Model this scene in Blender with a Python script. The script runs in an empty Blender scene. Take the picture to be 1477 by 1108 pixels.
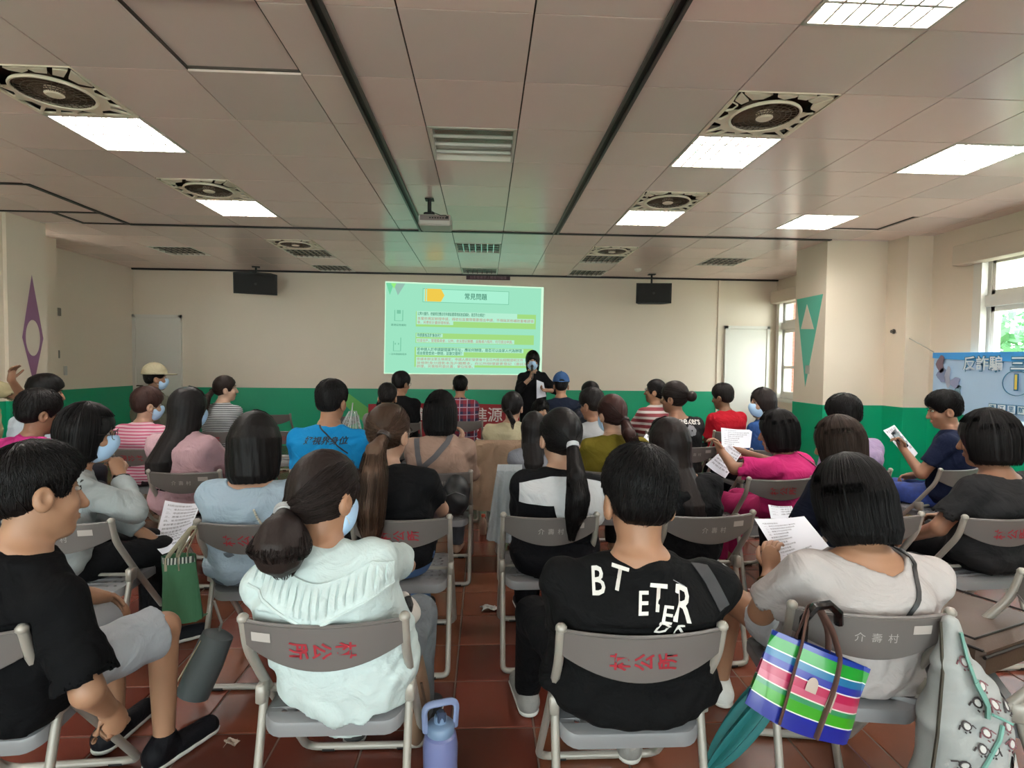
import bpy, bmesh, math, random
import numpy as np
from mathutils import Vector, Matrix
random.seed(7); RNG = np.random.default_rng(7)
PI = math.pi
scene = bpy.context.scene
COL = scene.collection

# ------------------------------------------------------------------ camera
FPX, PITCH, YAW, ROLL, CAMH = 799.65, .0358722, .049751, .0106215, 1.45
CEIL = 2.991
def make_camera():
    cy, sy, cp, sp = math.cos(YAW), math.sin(YAW), math.cos(PITCH), math.sin(PITCH)
    fw = Vector((sy*cp, cy*cp, -sp)); rt = Vector((cy, -sy, 0)); up = rt.cross(fw)
    R = rt*math.cos(ROLL) + up*math.sin(ROLL); U = -rt*math.sin(ROLL) + up*math.cos(ROLL)
    cam = bpy.data.cameras.new('camera'); o = bpy.data.objects.new('camera', cam); COL.objects.link(o)
    m = Matrix((R, U, -fw)).transposed().to_4x4(); m.translation = Vector((0, 0, CAMH)); o.matrix_world = m
    cam.sensor_fit = 'HORIZONTAL'; cam.sensor_width = 36.0; cam.lens = FPX/1477*36.0
    cam.clip_start = .05; cam.clip_end = 200
    scene.camera = o
make_camera()
# ------------------------------------------------------------------ world, light, exposure
TUBE_E = 62.0; SKY_E = 7.0
scene.view_settings.view_transform = 'Standard'; scene.view_settings.look = 'None'
scene.view_settings.gamma = 1.0; scene.view_settings.use_curve_mapping = False
scene.view_settings.exposure = 0.9
w = bpy.data.worlds.new('world'); scene.world = w; w.use_nodes = True
wn = w.node_tree.nodes['Background']; wn.inputs[0].default_value = (.93, .95, .98, 1); wn.inputs[1].default_value = SKY_E

# ------------------------------------------------------------------ materials
MATS = {}
DEEP = .68          # paints, cloth and skin are deeper than their hex by this; the pale ones below are not
PALE = {'cream wall paint', 'ceiling tile', 'ceiling tile greyer', 'white painted wood', 'white paper', 'reflector white', 'mirror reflector', 'cream fan plastic', 'valance cream', 'pale blue banner', 'banner deep blue', 'banner white', 'banner yellow', 'green wainscot paint', 'pale teal paint', 'outside ground', 'unlit tube', 'banner outline blue', 'surgical mask blue', 'lime leaf paint', 'mauve paint', 'banner white lettering', 'projector white', 'white brush print', 'fan well brown', 'fan blade'}
def lin(c):
    return tuple((v/12.92 if v <= .04045 else ((v+.055)/1.055)**2.4) for v in c)
def hexc(h):
    h = h.lstrip('#'); return lin(tuple(int(h[i:i+2], 16)/255 for i in (0, 2, 4)))
class NT:
    def __init__(s, m): s.t = m.node_tree; s.n = s.t.nodes; s.l = s.t.links
    def new(s, ty, **k):
        n = s.n.new(ty)
        for a, v in k.items(): setattr(n, a, v)
        return n
    def link(s, a, b): s.l.new(a, b)
def mat(name, col, rough=.6, metal=0.0, bump=0.0, bscale=200, var=0.0, vscale=8, emit=0, coat=0, alpha=1, spec=.5, bstretch=None, sheen=0):
    if name in MATS: return MATS[name]
    if isinstance(col, str): col = hexc(col)
    f = 1.0 if name in PALE else DEEP; col = tuple(c*f for c in col)
    m = bpy.data.materials.new(name); m.use_nodes = True; MATS[name] = m
    k = NT(m); b = k.n['Principled BSDF']
    b.inputs['Base Color'].default_value = (*col, 1); b.inputs['Roughness'].default_value = rough
    b.inputs['Metallic'].default_value = metal; b.inputs['Specular IOR Level'].default_value = spec
    if coat: b.inputs['Coat Weight'].default_value = coat; b.inputs['Coat Roughness'].default_value = .12
    if sheen: b.inputs['Sheen Weight'].default_value = sheen
    if alpha < 1: b.inputs['Alpha'].default_value = alpha
    if emit:
        b.inputs['Emission Color'].default_value = (*col, 1); b.inputs['Emission Strength'].default_value = emit
    if var or bump:
        tc = k.new('ShaderNodeTexCoord')
    if var:
        nz = k.new('ShaderNodeTexNoise'); nz.inputs['Scale'].default_value = vscale; nz.inputs['Detail'].default_value = 4
        k.link(tc.outputs['Object'], nz.inputs['Vector'])
        mx = k.new('ShaderNodeMix', data_type='RGBA')
        mx.inputs[6].default_value = (*[c*(1-var) for c in col], 1); mx.inputs[7].default_value = (*[min(1, c*(1+var)) for c in col], 1)
        k.link(nz.outputs['Fac'], mx.inputs[0]); k.link(mx.outputs[2], b.inputs['Base Color'])
    if bump:
        nz = k.new('ShaderNodeTexNoise'); nz.inputs['Scale'].default_value = bscale; nz.inputs['Detail'].default_value = 3
        v = tc.outputs['Object']
        if bstretch:
            mp = k.new('ShaderNodeMapping'); mp.inputs['Scale'].default_value = bstretch; k.link(v, mp.inputs['Vector']); v = mp.outputs[0]
        k.link(v, nz.inputs['Vector'])
        bp = k.new('ShaderNodeBump'); bp.inputs['Strength'].default_value = bump; bp.inputs['Distance'].default_value = .01
        k.link(nz.outputs['Fac'], bp.inputs['Height']); k.link(bp.outputs[0], b.inputs['Normal'])
    return m
def stripes_mat(name, c1, c2, scale, duty=.5, axis='Z', rough=.8, c3=None, wob=.0):
    """woven stripes along an object axis; axis 'P' gives a plaid"""
    if name in MATS: return MATS[name]
    m = bpy.data.materials.new(name); m.use_nodes = True; MATS[name] = m
    k = NT(m); b = k.n['Principled BSDF']; b.inputs['Roughness'].default_value = rough
    tc = k.new('ShaderNodeTexCoord'); sp = k.new('ShaderNodeSeparateXYZ')
    src = tc.outputs['Object']
    if wob:
        nz = k.new('ShaderNodeTexNoise'); nz.inputs['Scale'].default_value = 7
        k.link(src, nz.inputs['Vector']); va = k.new('ShaderNodeVectorMath', operation='SCALE'); va.inputs['Scale'].default_value = wob
        k.link(nz.outputs['Color'], va.inputs[0]); vb = k.new('ShaderNodeVectorMath', operation='ADD')
        k.link(src, vb.inputs[0]); k.link(va.outputs[0], vb.inputs[1]); src = vb.outputs[0]
    k.link(src, sp.inputs[0])
    def band(out, sc, du):
        a = k.new('ShaderNodeMath', operation='MULTIPLY'); a.inputs[1].default_value = sc; k.link(out, a.inputs[0])
        f = k.new('ShaderNodeMath', operation='FRACT'); k.link(a.outputs[0], f.inputs[0])
        g = k.new('ShaderNodeMath', operation='LESS_THAN'); g.inputs[1].default_value = du; k.link(f.outputs[0], g.inputs[0])
        return g.outputs[0]
    def mix(fac, a, c):
        x = k.new('ShaderNodeMix', data_type='RGBA'); k.link(fac, x.inputs[0])
        for i, v in ((6, a), (7, c)):
            if isinstance(v, tuple): x.inputs[i].default_value = (*v, 1)
            else: k.link(v, x.inputs[i])
        return x.outputs[2]
    c1, c2 = (tuple(v*DEEP for v in hexc(q)) for q in (c1, c2))
    if axis == 'P':
        c3 = tuple(v*DEEP for v in hexc(c3))
        o = mix(band(sp.outputs['Z'], scale, .5), c1, c2)
        o2 = mix(band(sp.outputs['X'], scale, .5), c1, c2)
        h = k.new('ShaderNodeMix', data_type='RGBA'); h.inputs[0].default_value = .5
        k.link(o, h.inputs[6]); k.link(o2, h.inputs[7])
        o = mix(band(sp.outputs['Z'], scale, .1), h.outputs[2], c3); o = mix(band(sp.outputs['X'], scale, .1), o, c3)
    else:
        o = mix(band(sp.outputs[axis], scale, duty), c1, c2)
    k.link(o, b.inputs['Base Color'])
    return m
def emis(name, col, strength=1.0):
    if name in MATS: return MATS[name]
    if isinstance(col, str): col = hexc(col)
    m = bpy.data.materials.new(name); m.use_nodes = True; MATS[name] = m
    k = NT(m); k.n.remove(k.n['Principled BSDF']); e = k.new('ShaderNodeEmission')
    e.inputs[0].default_value = (*col, 1); e.inputs[1].default_value = strength
    k.link(e.outputs[0], k.n['Material Output'].inputs[0]); return m
def glass_mat(name, tint=(.95, 1, .98), refl=.08, rough=.02, body=0.0):
    m = bpy.data.materials.new(name); m.use_nodes = True; MATS[name] = m
    k = NT(m); k.n.remove(k.n['Principled BSDF'])
    t = k.new('ShaderNodeBsdfTransparent'); t.inputs[0].default_value = (*tint, 1)
    g = k.new('ShaderNodeBsdfGlossy'); g.inputs['Roughness'].default_value = rough
    lf = k.new('ShaderNodeLayerWeight'); lf.inputs['Blend'].default_value = .5; lp = k.new('ShaderNodeMath', operation='POWER'); lp.inputs[1].default_value = 4; k.link(lf.outputs['Facing'], lp.inputs[0])
    lw = k.new('ShaderNodeMath', operation='MULTIPLY_ADD'); lw.inputs[1].default_value = .5; lw.inputs[2].default_value = .03; k.link(lp.outputs[0], lw.inputs[0])
    x = k.new('ShaderNodeMixShader'); k.link(lw.outputs[0], x.inputs[0]); k.link(t.outputs[0], x.inputs[1]); k.link(g.outputs[0], x.inputs[2])
    o = x.outputs[0]
    if body:
        d = k.new('ShaderNodeBsdfDiffuse'); d.inputs[0].default_value = (.9, .95, .93, 1)
        y = k.new('ShaderNodeMixShader'); y.inputs[0].default_value = body; k.link(o, y.inputs[1]); k.link(d.outputs[0], y.inputs[2]); o = y.outputs[0]
    k.link(o, k.n['Material Output'].inputs[0]); return m

# ------------------------------------------------------------------ mesh helpers
class MB:
    """collects plain shapes and links them as ONE mesh object"""
    def __init__(s): s.v = []; s.f = []; s.mi = []; s.cur = 0
    def add(s, vs, fs):
        n = len(s.v); s.v += [tuple(v) for v in vs]; s.f += [tuple(i+n for i in f) for f in fs]; s.mi += [s.cur]*len(fs); return s
    def box(s, lo, hi, M=None, bev=0):
        (x0, y0, z0), (x1, y1, z1) = lo, hi
        if bev:
            e = bev; vs = []
            for z, ins in ((z0, e), (z0+e, 0), (z1-e, 0), (z1, e)):
                X0, X1, Y0, Y1 = x0+ins, x1-ins, y0+ins, y1-ins
                c = e*.7
                vs += [(X0+c, Y0, z), (X1-c, Y0, z), (X1, Y0+c, z), (X1, Y1-c, z), (X1-c, Y1, z), (X0+c, Y1, z), (X0, Y1-c, z), (X0, Y0+c, z)]
            fs = [tuple(range(7, -1, -1)), tuple(range(24, 32))]
            for r in range(3):
                for i in range(8): fs.append((r*8+i, r*8+(i+1) % 8, r*8+8+(i+1) % 8, r*8+8+i))
        else:
            vs = [(x0, y0, z0), (x1, y0, z0), (x1, y1, z0), (x0, y1, z0), (x0, y0, z1), (x1, y0, z1), (x1, y1, z1), (x0, y1, z1)]
            fs = [(3, 2, 1, 0), (4, 5, 6, 7), (0, 1, 5, 4), (1, 2, 6, 5), (2, 3, 7, 6), (3, 0, 4, 7)]
        if M is not None: vs = [M @ Vector(v) for v in vs]
        return s.add(vs, fs)
    def prism(s, poly, h0, h1, axis='z'):
        """polygon in a plane, pulled out from h0 to h1 along axis"""
        def P(a, b, h): return {'z': (a, b, h), 'y': (a, h, b), 'x': (h, a, b)}[axis]
        n = len(poly); vs = [P(a, b, h0) for a, b in poly] + [P(a, b, h1) for a, b in poly]
        fs = [tuple(range(n-1, -1, -1)), tuple(range(n, 2*n))] + [(i, (i+1) % n, n+(i+1) % n, n+i) for i in range(n)]
        return s.add(vs, fs)
    def tube(s, pts, r, n=8, caps=True, closed=False, flat=None):
        pts = [Vector(p) for p in pts]; L = len(pts)
        rs = r if isinstance(r, (list, tuple)) else [r]*L
        T = []
        for i in range(L):
            a = pts[(i-1) % L] if (closed or i > 0) else pts[i]; b = pts[(i+1) % L] if (closed or i < L-1) else pts[i]
            T.append((b-a).normalized())
        N = T[0].orthogonal().normalized(); vs = []
        for i in range(L):
            if i: N = (N - T[i]*N.dot(T[i])); N = N.normalized() if N.length > 1e-6 else T[i].orthogonal().normalized()
            B = T[i].cross(N)
            for q in range(n):
                a = 2*PI*q/n; vs.append(pts[i] + (N*math.cos(a) + B*math.sin(a)*(flat or 1))*rs[i])
        fs = []
        for i in range(L if closed else L-1):
            j = (i+1) % L
            for q in range(n): fs.append((i*n+q, i*n+(q+1) % n, j*n+(q+1) % n, j*n+q))
        if caps and not closed: fs += [tuple(range(n-1, -1, -1)), tuple((L-1)*n+q for q in range(n))]
        return s.add(vs, fs)
    def lathe(s, prof, n=20, M=None):
        vs = []; fs = []
        for r, z in prof:
            for q in range(n):
                a = 2*PI*q/n; v = Vector((r*math.cos(a), r*math.sin(a), z)); vs.append(M @ v if M is not None else v)
        for i in range(len(prof)-1):
            for q in range(n): fs.append((i*n+q, i*n+(q+1) % n, (i+1)*n+(q+1) % n, (i+1)*n+q))
        fs += [tuple(range(n-1, -1, -1)), tuple((len(prof)-1)*n+q for q in range(n))]
        return s.add(vs, fs)
    def ball(s, c, r, n=10, M=None):
        rx, ry, rz = (r, r, r) if not isinstance(r, (tuple, list)) else r
        vs = []; fs = []; c = Vector(c); m = n//2
        for i in range(m+1):
            th = PI*i/m
            for q in range(n):
                ph = 2*PI*q/n; v = Vector((rx*math.sin(th)*math.cos(ph), ry*math.sin(th)*math.sin(ph), rz*math.cos(th)))
                vs.append((M @ v if M is not None else v) + c)
        for i in range(m):
            for q in range(n): fs.append((i*n+q, (i+1)*n+q, (i+1)*n+(q+1) % n, i*n+(q+1) % n))
        return s.add(vs, fs)
    def sheet(s, fn, nu, nv, th=0.0, nrm=None):
        """grid surface fn(u,v); with th it gets a second skin"""
        P = [[Vector(fn(i/nu, j/nv)) for j in range(nv+1)] for i in range(nu+1)]
        vs = [p for r in P for p in r]; W = nv+1
        fs = [(i*W+j, (i+1)*W+j, (i+1)*W+j+1, i*W+j+1) for i in range(nu) for j in range(nv)]
        if th:
            off = []
            for i in range(nu+1):
                for j in range(nv+1):
                    du = P[min(i+1, nu)][j]-P[max(i-1, 0)][j]; dv = P[i][min(j+1, nv)]-P[i][max(j-1, 0)]
                    n = du.cross(dv); n = n.normalized() if n.length > 1e-9 else Vector((0, 0, 1)); off.append(P[i][j]-n*th)
            n0 = len(vs); vs += off; fs += [tuple(n0+q for q in reversed(f)) for f in fs[:]]
            rim = [i*W for i in range(nu+1)] + [nu*W+j for j in range(1, nv+1)] + [i*W+nv for i in range(nu-1, -1, -1)] + [j for j in range(nv-1, 0, -1)]
            for a, b in zip(rim, rim[1:]+rim[:1]): fs.append((b, a, n0+a, n0+b))
        return s.add(vs, fs)
    def mesh(s, name):
        me = bpy.data.meshes.new(name); me.from_pydata(s.v, [], s.f); me.update(); return me
    def build(s, name, m, parent=None, smooth=False, loc=None, rot=None):
        me = s.mesh(name)
        if isinstance(m, (list, tuple)):
            for q in m: me.materials.append(q)
            me.polygons.foreach_set('material_index', s.mi)
        elif m: me.materials.append(m)
        if smooth: me.polygons.foreach_set('use_smooth', [True]*len(me.polygons)); sharp(me)
        return link(name, me, parent, loc, rot)
def sharp(me, ang=40):
    try: me.set_sharp_from_angle(angle=math.radians(ang))
    except Exception: pass
def link(name, me, parent=None, loc=None, rot=None):
    o = bpy.data.objects.new(name, me); COL.objects.link(o)
    if parent is not None: o.parent = parent
    if loc is not None: o.location = loc
    if rot is not None: o.rotation_euler = rot
    return o
def empty(name, loc=(0, 0, 0), rz=0): return link(name, None, None, loc, (0, 0, rz))
def tag(o, label, cat, group=None):
    o['label'] = label; o['category'] = cat
    if group: o['group'] = group
    return o
def struct(o): o['kind'] = 'structure'; return o
def stuff(o): o['kind'] = 'stuff'; return o
def copy_tree(o, parent=None):
    c = o.copy(); COL.objects.link(c)
    if parent is not None: c.parent = parent
    for ch in list(o.children): copy_tree(ch, c)
    return c
TEXTS = {}
def text_mesh(s, extrude=.0, bold=0.0):
    """lettering as a centred mesh, 1 unit high"""
    key = (s, extrude, bold)
    if key in TEXTS: return TEXTS[key]
    cu = bpy.data.curves.new('lettering', 'FONT'); cu.body = s; cu.align_x = 'CENTER'; cu.align_y = 'CENTER'; cu.extrude = extrude; cu.offset = bold; cu.resolution_u = 2
    o = bpy.data.objects.new('lettering', cu); COL.objects.link(o)
    dg = bpy.context.evaluated_depsgraph_get(); me = bpy.data.meshes.new_from_object(o.evaluated_get(dg))
    bpy.data.objects.remove(o); TEXTS[key] = me; return me
def text(s, m, size, M, parent=None, name='lettering', bold=0.0):
    me = text_mesh(s, 0, bold).copy(); me.transform(M @ Matrix.Diagonal((size, size, size, 1)))
    me.materials.clear(); me.materials.append(m); return link(name, me, parent)
def frame_M(origin, right, up):
    r = Vector(right).normalized(); u = Vector(up).normalized(); n = r.cross(u)
    m = Matrix((r, u, n)).transposed().to_4x4(); m.translation = Vector(origin); return m

# ------------------------------------------------------------------ the room
M_wall = mat('cream wall paint', '#e3d4c1', .75, bump=.06, bscale=60, var=.03, vscale=1.2)
M_pillar = M_wall
M_green = mat('green wainscot paint', '#00966b', .42, bump=.05, bscale=50, var=.05, vscale=2)
M_lime = mat('lime leaf paint', '#5faf52', .45)
M_teal = mat('pale teal paint', '#5fb79f', .55)
M_mauve = mat('mauve paint', '#8d5f80', .55)
M_white = mat('white painted wood', '#dcd6cc', .45)
M_tile = mat('ceiling tile', '#fbe4de', .2, var=.025, vscale=3, bump=.012, bscale=25, spec=.42)
M_tile2 = mat('ceiling tile greyer', '#f0ddd8', .2, var=.025, vscale=3, bump=.012, bscale=25, spec=.42)
M_cback = mat('ceiling grid shadow gap', '#5d524c', .7)
M_strip = mat('dark ceiling strip', '#1e1a1b', .5)
M_alu = mat('grey track', '#6d6866', .4, .3)
M_grout = mat('floor grout', '#6d5a4d', .85, bump=.1, bscale=80)
XL, XR, YB, YF = -5.93, 5.2, 9.7, -2.6

def box_obj(name, lo, hi, m, parent=None): return MB().box(lo, hi).build(name, m, parent)
# floor with single terracotta tiles
M_tc = []
for i, c in enumerate(('#7c3c2e', '#6d3125', '#834635', '#763d2a', '#7d4832', '#653024')):
    M_tc.append(mat('terracotta %d' % i, c, .27, bump=.05, bscale=14, var=.14, vscale=5, spec=.5))
floor = struct(box_obj('floor', (XL-.3, YF, -.1), (XR+.3, YB+.2, -.004), M_grout))
FT = .33
tile_me = []
for m in M_tc:
    b = MB().box((-.1615, -.1615, -.02), (.1615, .1615, 0), bev=.003); me = b.mesh('floor_tile'); me.materials.append(m); tile_me.append(me)
rest = MB()
cells = []
for i in range(-18, 17):
    for j in range(-8, 30):
        x, y = -.12+.165+FT*i, 2.16+.165+FT*j
        if XL+.1 < x < XR and YF+.1 < y < YB-.05:
            vis = y > 1.3 and abs(x-.05*y) < .98*y
            cells.append((0 if vis else 1, y, x, i, j))
cells.sort()
for q, (_, y, x, i, j) in enumerate(cells):
    me = tile_me[(i*7+j*13+(i*j) % 5) % 6]
    if q < 295:
        link('floor_tile', me, floor, (x, y, -.001*((i*3+j*5) % 3)*.4))
    else:
        rest.cur = (i*7+j*13+(i*j) % 5) % 6; rest.box((x-.1615, y-.1615, -.02), (x+.1615, y+.1615, 0))
o = rest.build('floor_tile', M_tc, floor); stuff(o)

# walls (green wainscot to 1 m, cream above)
GZ = 1.0
def wall_pair(name, lo, hi, up=True):
    """cream wall with a thin green painted dado on the room side"""
    o = struct(box_obj(name, lo, hi, M_wall)); return o
wb = struct(box_obj('wall_back', (XL-.3, YB, 0), (XR+.3, YB+.2, CEIL+.3), M_wall))
box_obj('dado', (-5.12, YB-.004, 0), (4.2, YB+.01, GZ), M_green, wb)
wl = struct(box_obj('wall_left', (XL-.3, 6.7, 0), (XL, YB, CEIL+.3), M_wall))
box_obj('dado', (XL-.01, 6.7, 0), (XL+.004, YB-.01, GZ+.02), M_green, wl)
pl = struct(box_obj('wall_left_front', (-5.75, YF, 0), (-5.07, 6.2, CEIL+.3), M_wall))
box_obj('dado', (-5.08, YF, 0), (-5.066, 6.2, GZ), M_green, pl)
pp = struct(box_obj('wall_left_pillar', (-5.6, 6.13, 0), (-5.03, 6.66, CEIL+.3), M_wall))
box_obj('dado', (-5.7, 6.126, 0), (-5.026, 6.664, GZ), M_green, pp)
p2 = struct(box_obj('wall_left_pilaster', (XL-.1, 7.2, 0), (-5.5, 7.45, CEIL+.3), M_wall))
box_obj('dado', (XL, 7.196, 0), (-5.496, 7.454, GZ+.01), M_green, p2)
wfm = MB().box((XL-.3, YF-.2, 0), (-4.4, YF, CEIL+.3)).box((2.5, YF-.2, 0), (XR+.3, YF, CEIL+.3)).box((-.3, YF-.2, 0), (.3, YF, CEIL+.3)).box((-4.4, YF-.2, 2.55), (4.4, YF, CEIL+.3)).box((-4.4, YF-.2, 0), (-.3, YF, .35)).box((.3, YF-.2, 0), (2.6, YF, .35))
wf = struct(wfm.build('wall_front', M_wall))
# mauve diamond with oval opening, painted on the left pillar
dm = MB()
oy, oz, cyy, czz = .055, .195, 6.445, 1.685
Nn = 48
def dia(a):
    # diamond outline in direction a
    dy, dz = math.cos(a), math.sin(a); hz = .70 if dz > 0 else .52
    return 1/(abs(dy)/.145 + abs(dz)/hz)
vs = []; fs = []
for i in range(Nn):
    a = 2*PI*i/Nn; r = dia(a); vs.append((-5.0255, cyy+r*math.cos(a), czz+r*math.sin(a)))
    vs.append((-5.0255, cyy+.098*math.cos(a), czz+.2*math.sin(a)))
for i in range(Nn):
    j = (i+1) % Nn; fs.append((2*i, 2*j, 2*j+1, 2*i+1))
dm.add(vs, fs).build('painted_diamond', M_mauve, pp)
for i in range(len(vs)): pass
# right side
rp = struct(box_obj('wall_right_pillar', (4.14, 6.58, 0), (5.3, 7.24, CEIL+.3), M_wall))
box_obj('dado', (4.136, 6.576, 0), (5.0, 7.244, GZ-.01), M_green, rp)
rq = struct(box_obj('wall_right_pilaster', (4.9, 6.25, 0), (5.3, 6.6, CEIL+.3), M_wall))
box_obj('dado', (4.896, 6.246, 0), (5.3, 6.59, GZ-.01), M_green, rq)
tri = MB().prism([(7.21, 2.35), (6.64, 2.35), (6.96, 1.2)], 4.137, 4.1395, 'x').build('painted_triangle', M_teal, rp)
tri2 = MB().prism([(7.09, 1.95), (6.80, 1.93), (6.97, 2.26)], 4.1345, 4.137, 'x').build('painted_triangle', M_wall, rp)
wr = MB()
def rwall(y0, y1, z0, z1): wr.box((XR, y0, z0), (XR+.25, y1, z1))
W1 = (2.9, 5.62); W2 = (7.55, 9.6)
rwall(YF, W1[0], 0, CEIL+.3); rwall(W1[1], W2[0], 0, CEIL+.3); rwall(W2[1], YB, 0, CEIL+.3)
for a, b in (W1, W2): rwall(a, b, 0, .9); rwall(a, b, 2.66, CEIL+.3)
wro = struct(wr.build('wall_right', M_wall))
box_obj('dado', (XR-.004, 5.62, 0), (XR+.01, 7.55, GZ-.01), M_green, wro); box_obj('dado', (XR-.004, YF, 0), (XR+.01, 5.62, .9), M_green, wro)
M_glass = glass_mat('window glass')
def window(n, y0, y1, parts):
    root = struct(MB().box((XR-.03, y0-.06, .84), (XR+.1, y1+.06, .9)).build('window_%d' % n, M_white))
    fr = MB()
    for y in (y0, y1): fr.box((XR-.03, y-.05, .9), (XR+.04, y+.05, 2.66)); fr.box((XR+.06, y-.07, .9), (XR+.16, y+.07, 2.66))
    fr.box((XR+.02, y0, 2.1), (XR+.16, y1, 2.22)); fr.box((XR+.04, y0, 2.6), (XR+.16, y1, 2.66)); fr.box((XR+.04, y0, .9), (XR+.16, y1, .97))
    fr.build('window_frame', M_white, root)
    st = (y1-y0)/parts
    for q in range(parts):
        a, b = y0+.07+q*st*.98, y0+.05+(q+1)*st*.96
        f = MB()
        for yy in (a, b-.05): f.box((XR+.07, yy, .97), (XR+.13, yy+.05, 2.1)); f.box((XR+.07, yy, 2.22), (XR+.13, yy+.05, 2.6))
        for z in (.97, 1.42, 2.05, 2.22, 2.55): f.box((XR+.07, a, z), (XR+.13, b, z+.05))
        so = f.build('sash', M_white, root)
        g = MB(); g.box((XR+.095, a+.05, 1.02), (XR+.1, b-.05, 2.05)); g.box((XR+.095, a+.05, 2.27), (XR+.1, b-.05, 2.55)); g.build('pane', M_glass, so)
    return root
window(1, *W1, 3); window(2, *W2, 2)
for n_, (x0, x1) in ((3, (-4.4, -.3)), (4, (.3, 2.5))):
    root = struct(MB().box((x0, YF-.04, .35), (x1, YF+.04, .4)).build('window_%d' % n_, M_white))
    fr = MB()
    for q in range(5): xx = x0+(x1-x0)*q/4; fr.box((xx-.03, YF-.14, .35), (xx+.03, YF-.06, 2.55))
    fr.box((x0, YF-.14, 2.0), (x1, YF-.06, 2.06)).box((x0, YF-.14, 2.49), (x1, YF-.06, 2.55)); fr.build('window_frame', M_white, root)
    MB().box((x0, YF-.105, .36), (x1, YF-.1, 2.54)).build('pane', M_glass, root)
M_val = mat('valance cream', '#c9bba9', .6)
v = MB().box((XR-.16, 3.2, 2.56), (XR-.002, 5.8, 2.77), bev=.006).build('blind_cassette', M_val); tag(v, 'long cream blind cassette above the window by the blue banner', 'blind')
v = MB().box((XR-.16, 7.3, 2.56), (XR-.002, 9.62, 2.77), bev=.006).build('blind_cassette', M_val); tag(v, 'cream blind cassette above the far window behind the pillar', 'blind')
# doors on the back wall
def door(n, x0, x1, z1, hx):
    root = struct(MB().box((x0+.05, YB-.03, 0), (x1-.05, YB-.004, z1-.05), bev=.004).build('door_%d' % n, M_white))
    f = MB().box((x0, YB-.045, 0), (x0+.05, YB, z1)).box((x1-.05, YB-.045, 0), (x1, YB, z1)).box((x0, YB-.045, z1-.05), (x1, YB, z1)); f.build('door_frame', M_white, root)
    h = MB().tube([(hx, YB-.03, 1.02), (hx, YB-.08, 1.02), (hx+(.1 if hx < (x0+x1)/2 else -.1), YB-.08, 1.02)], .011); h.build('door_handle', mat('dull brass', '#4d4438', .4, .7), root, True)
door(1, -5.93, -5.13, 2.22, -5.84); door(2, 4.26, 5.07, 2.17, 4.98)
struct(MB().box((4.13, YB-.02, 0), (4.16, YB, CEIL)).build('trim_1', M_wall))
# lime leaves painted on the dado
def leaf_arc(x0, z0, x1, z1, bend, wd):
    def fn(u, v):
        x = x0+(x1-x0)*u; z = z0+(z1-z0)*u + bend*math.sin(PI*u); ww = wd*math.sin(PI*min(1, u*.75+.22))
        return (x, YB-.006, z+(v-.5)*ww)
    return fn
MB().sheet(leaf_arc(-2.55, .97, -1.3, .2, -.12, .3), 12, 1).build('painted_leaf', M_lime, wb)
MB().sheet(leaf_arc(1.55, .62, 2.4, .78, .14, .2), 12, 1).build('painted_leaf', M_lime, wb)
# wall plates
def plate(name, loc, size, axis, label, col='#8f877b'):
    m = mat('plate '+col, col, .5); lx, ly, lz = loc; a, b = size
    p = MB()
    if axis == 'x': p.box((lx-.006, ly-a/2, lz-b/2), (lx+.016, ly+a/2, lz+b/2), bev=.004)
    else: p.box((lx-a/2, ly-.016, lz-b/2), (lx+a/2, ly+.006, lz+b/2), bev=.004)
    tag(p.build(name, m), label, 'wall plate')
plate('vent_plate', (XL, 8.0, 2.11), (.16, .11), 'x', 'grey plate high on the far left wall')
plate('light_switch', (XL, 8.02, 1.52), (.05, .11), 'x', 'small dark switch midway on the far left wall')
plate('wall_phone', (XL, 8.15, 1.29), (.055, .13), 'x', 'white wall remote in holder low on the far left wall', '#e2ded6')
plate('outlet_box', (4.14, 6.92, 1.42), (.09, .11), 'x', 'small white switch box on the teal triangle of the pillar', '#cfcabd')

# ------------------------------------------------------------------ ceiling
GX0, GY0 = -.395, 2.487
ceil = struct(MB().box((XL-.3, YF, CEIL+.115), (XR+.3, YB+.1, CEIL+.25)).build('ceiling', M_cback))
holes = set()
LIT = [(3, -1), (-4, 2), (3, 2), (6, 2), (-4, 5), (3, 5), (6, 5), (-4, -1), (6, -1), (-4, -4), (3, -4), (6, -4)]
UNLIT = [(0, 2)]
FANS = [(-4, 1), (3, 1), (-4, 4), (3, 4)]
LIT2 = []; UNLIT2 = [(0, 1), (-4, 2), (-7, 2), (3, 2), (6, 2), (0, 4), (-4, 4), (3, 4)]
FANS2 = [(-4, 1), (3, 1)]
XS = sorted(set([XL] + [GX0+.6*i for i in range(-9, 10)] + [XR]))
def xcol(i): return GX0+.6*i
def tile(x0, x1, y0, y1, dz=0):
    if x1-x0 < .05 or y1-y0 < .05: return
    me = MB().box((-(x1-x0)/2+.004, -(y1-y0)/2+.004, 0), ((x1-x0)/2-.004, (y1-y0)/2-.004, .02)).mesh('ceiling_tile')
    return me
tcache = {}
tcount = 0
cells2 = []
rowsA = [GY0+.6*j for j in range(-8, 7)] + [6.53]
rowsB = [6.57+.61*k for k in range(0, 6)]
for rows, occ, off in ((rowsA, set(LIT+UNLIT+FANS), -8), (rowsB, set(UNLIT2+FANS2), 0)):
    for q in range(len(rows)-1):
        y0, y1 = rows[q], rows[q+1]
        if y1 > YB: y1 = YB
        for i in range(-10, 10):
            x0, x1 = max(XL, xcol(i)), min(XR, xcol(i+1))
            if x1-x0 < .06: continue
            if (i, q+off) in occ: continue
            cells2.append((x0, x1, y0, y1, i, q+off, rows is rowsA))
ctr = MB()
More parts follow.
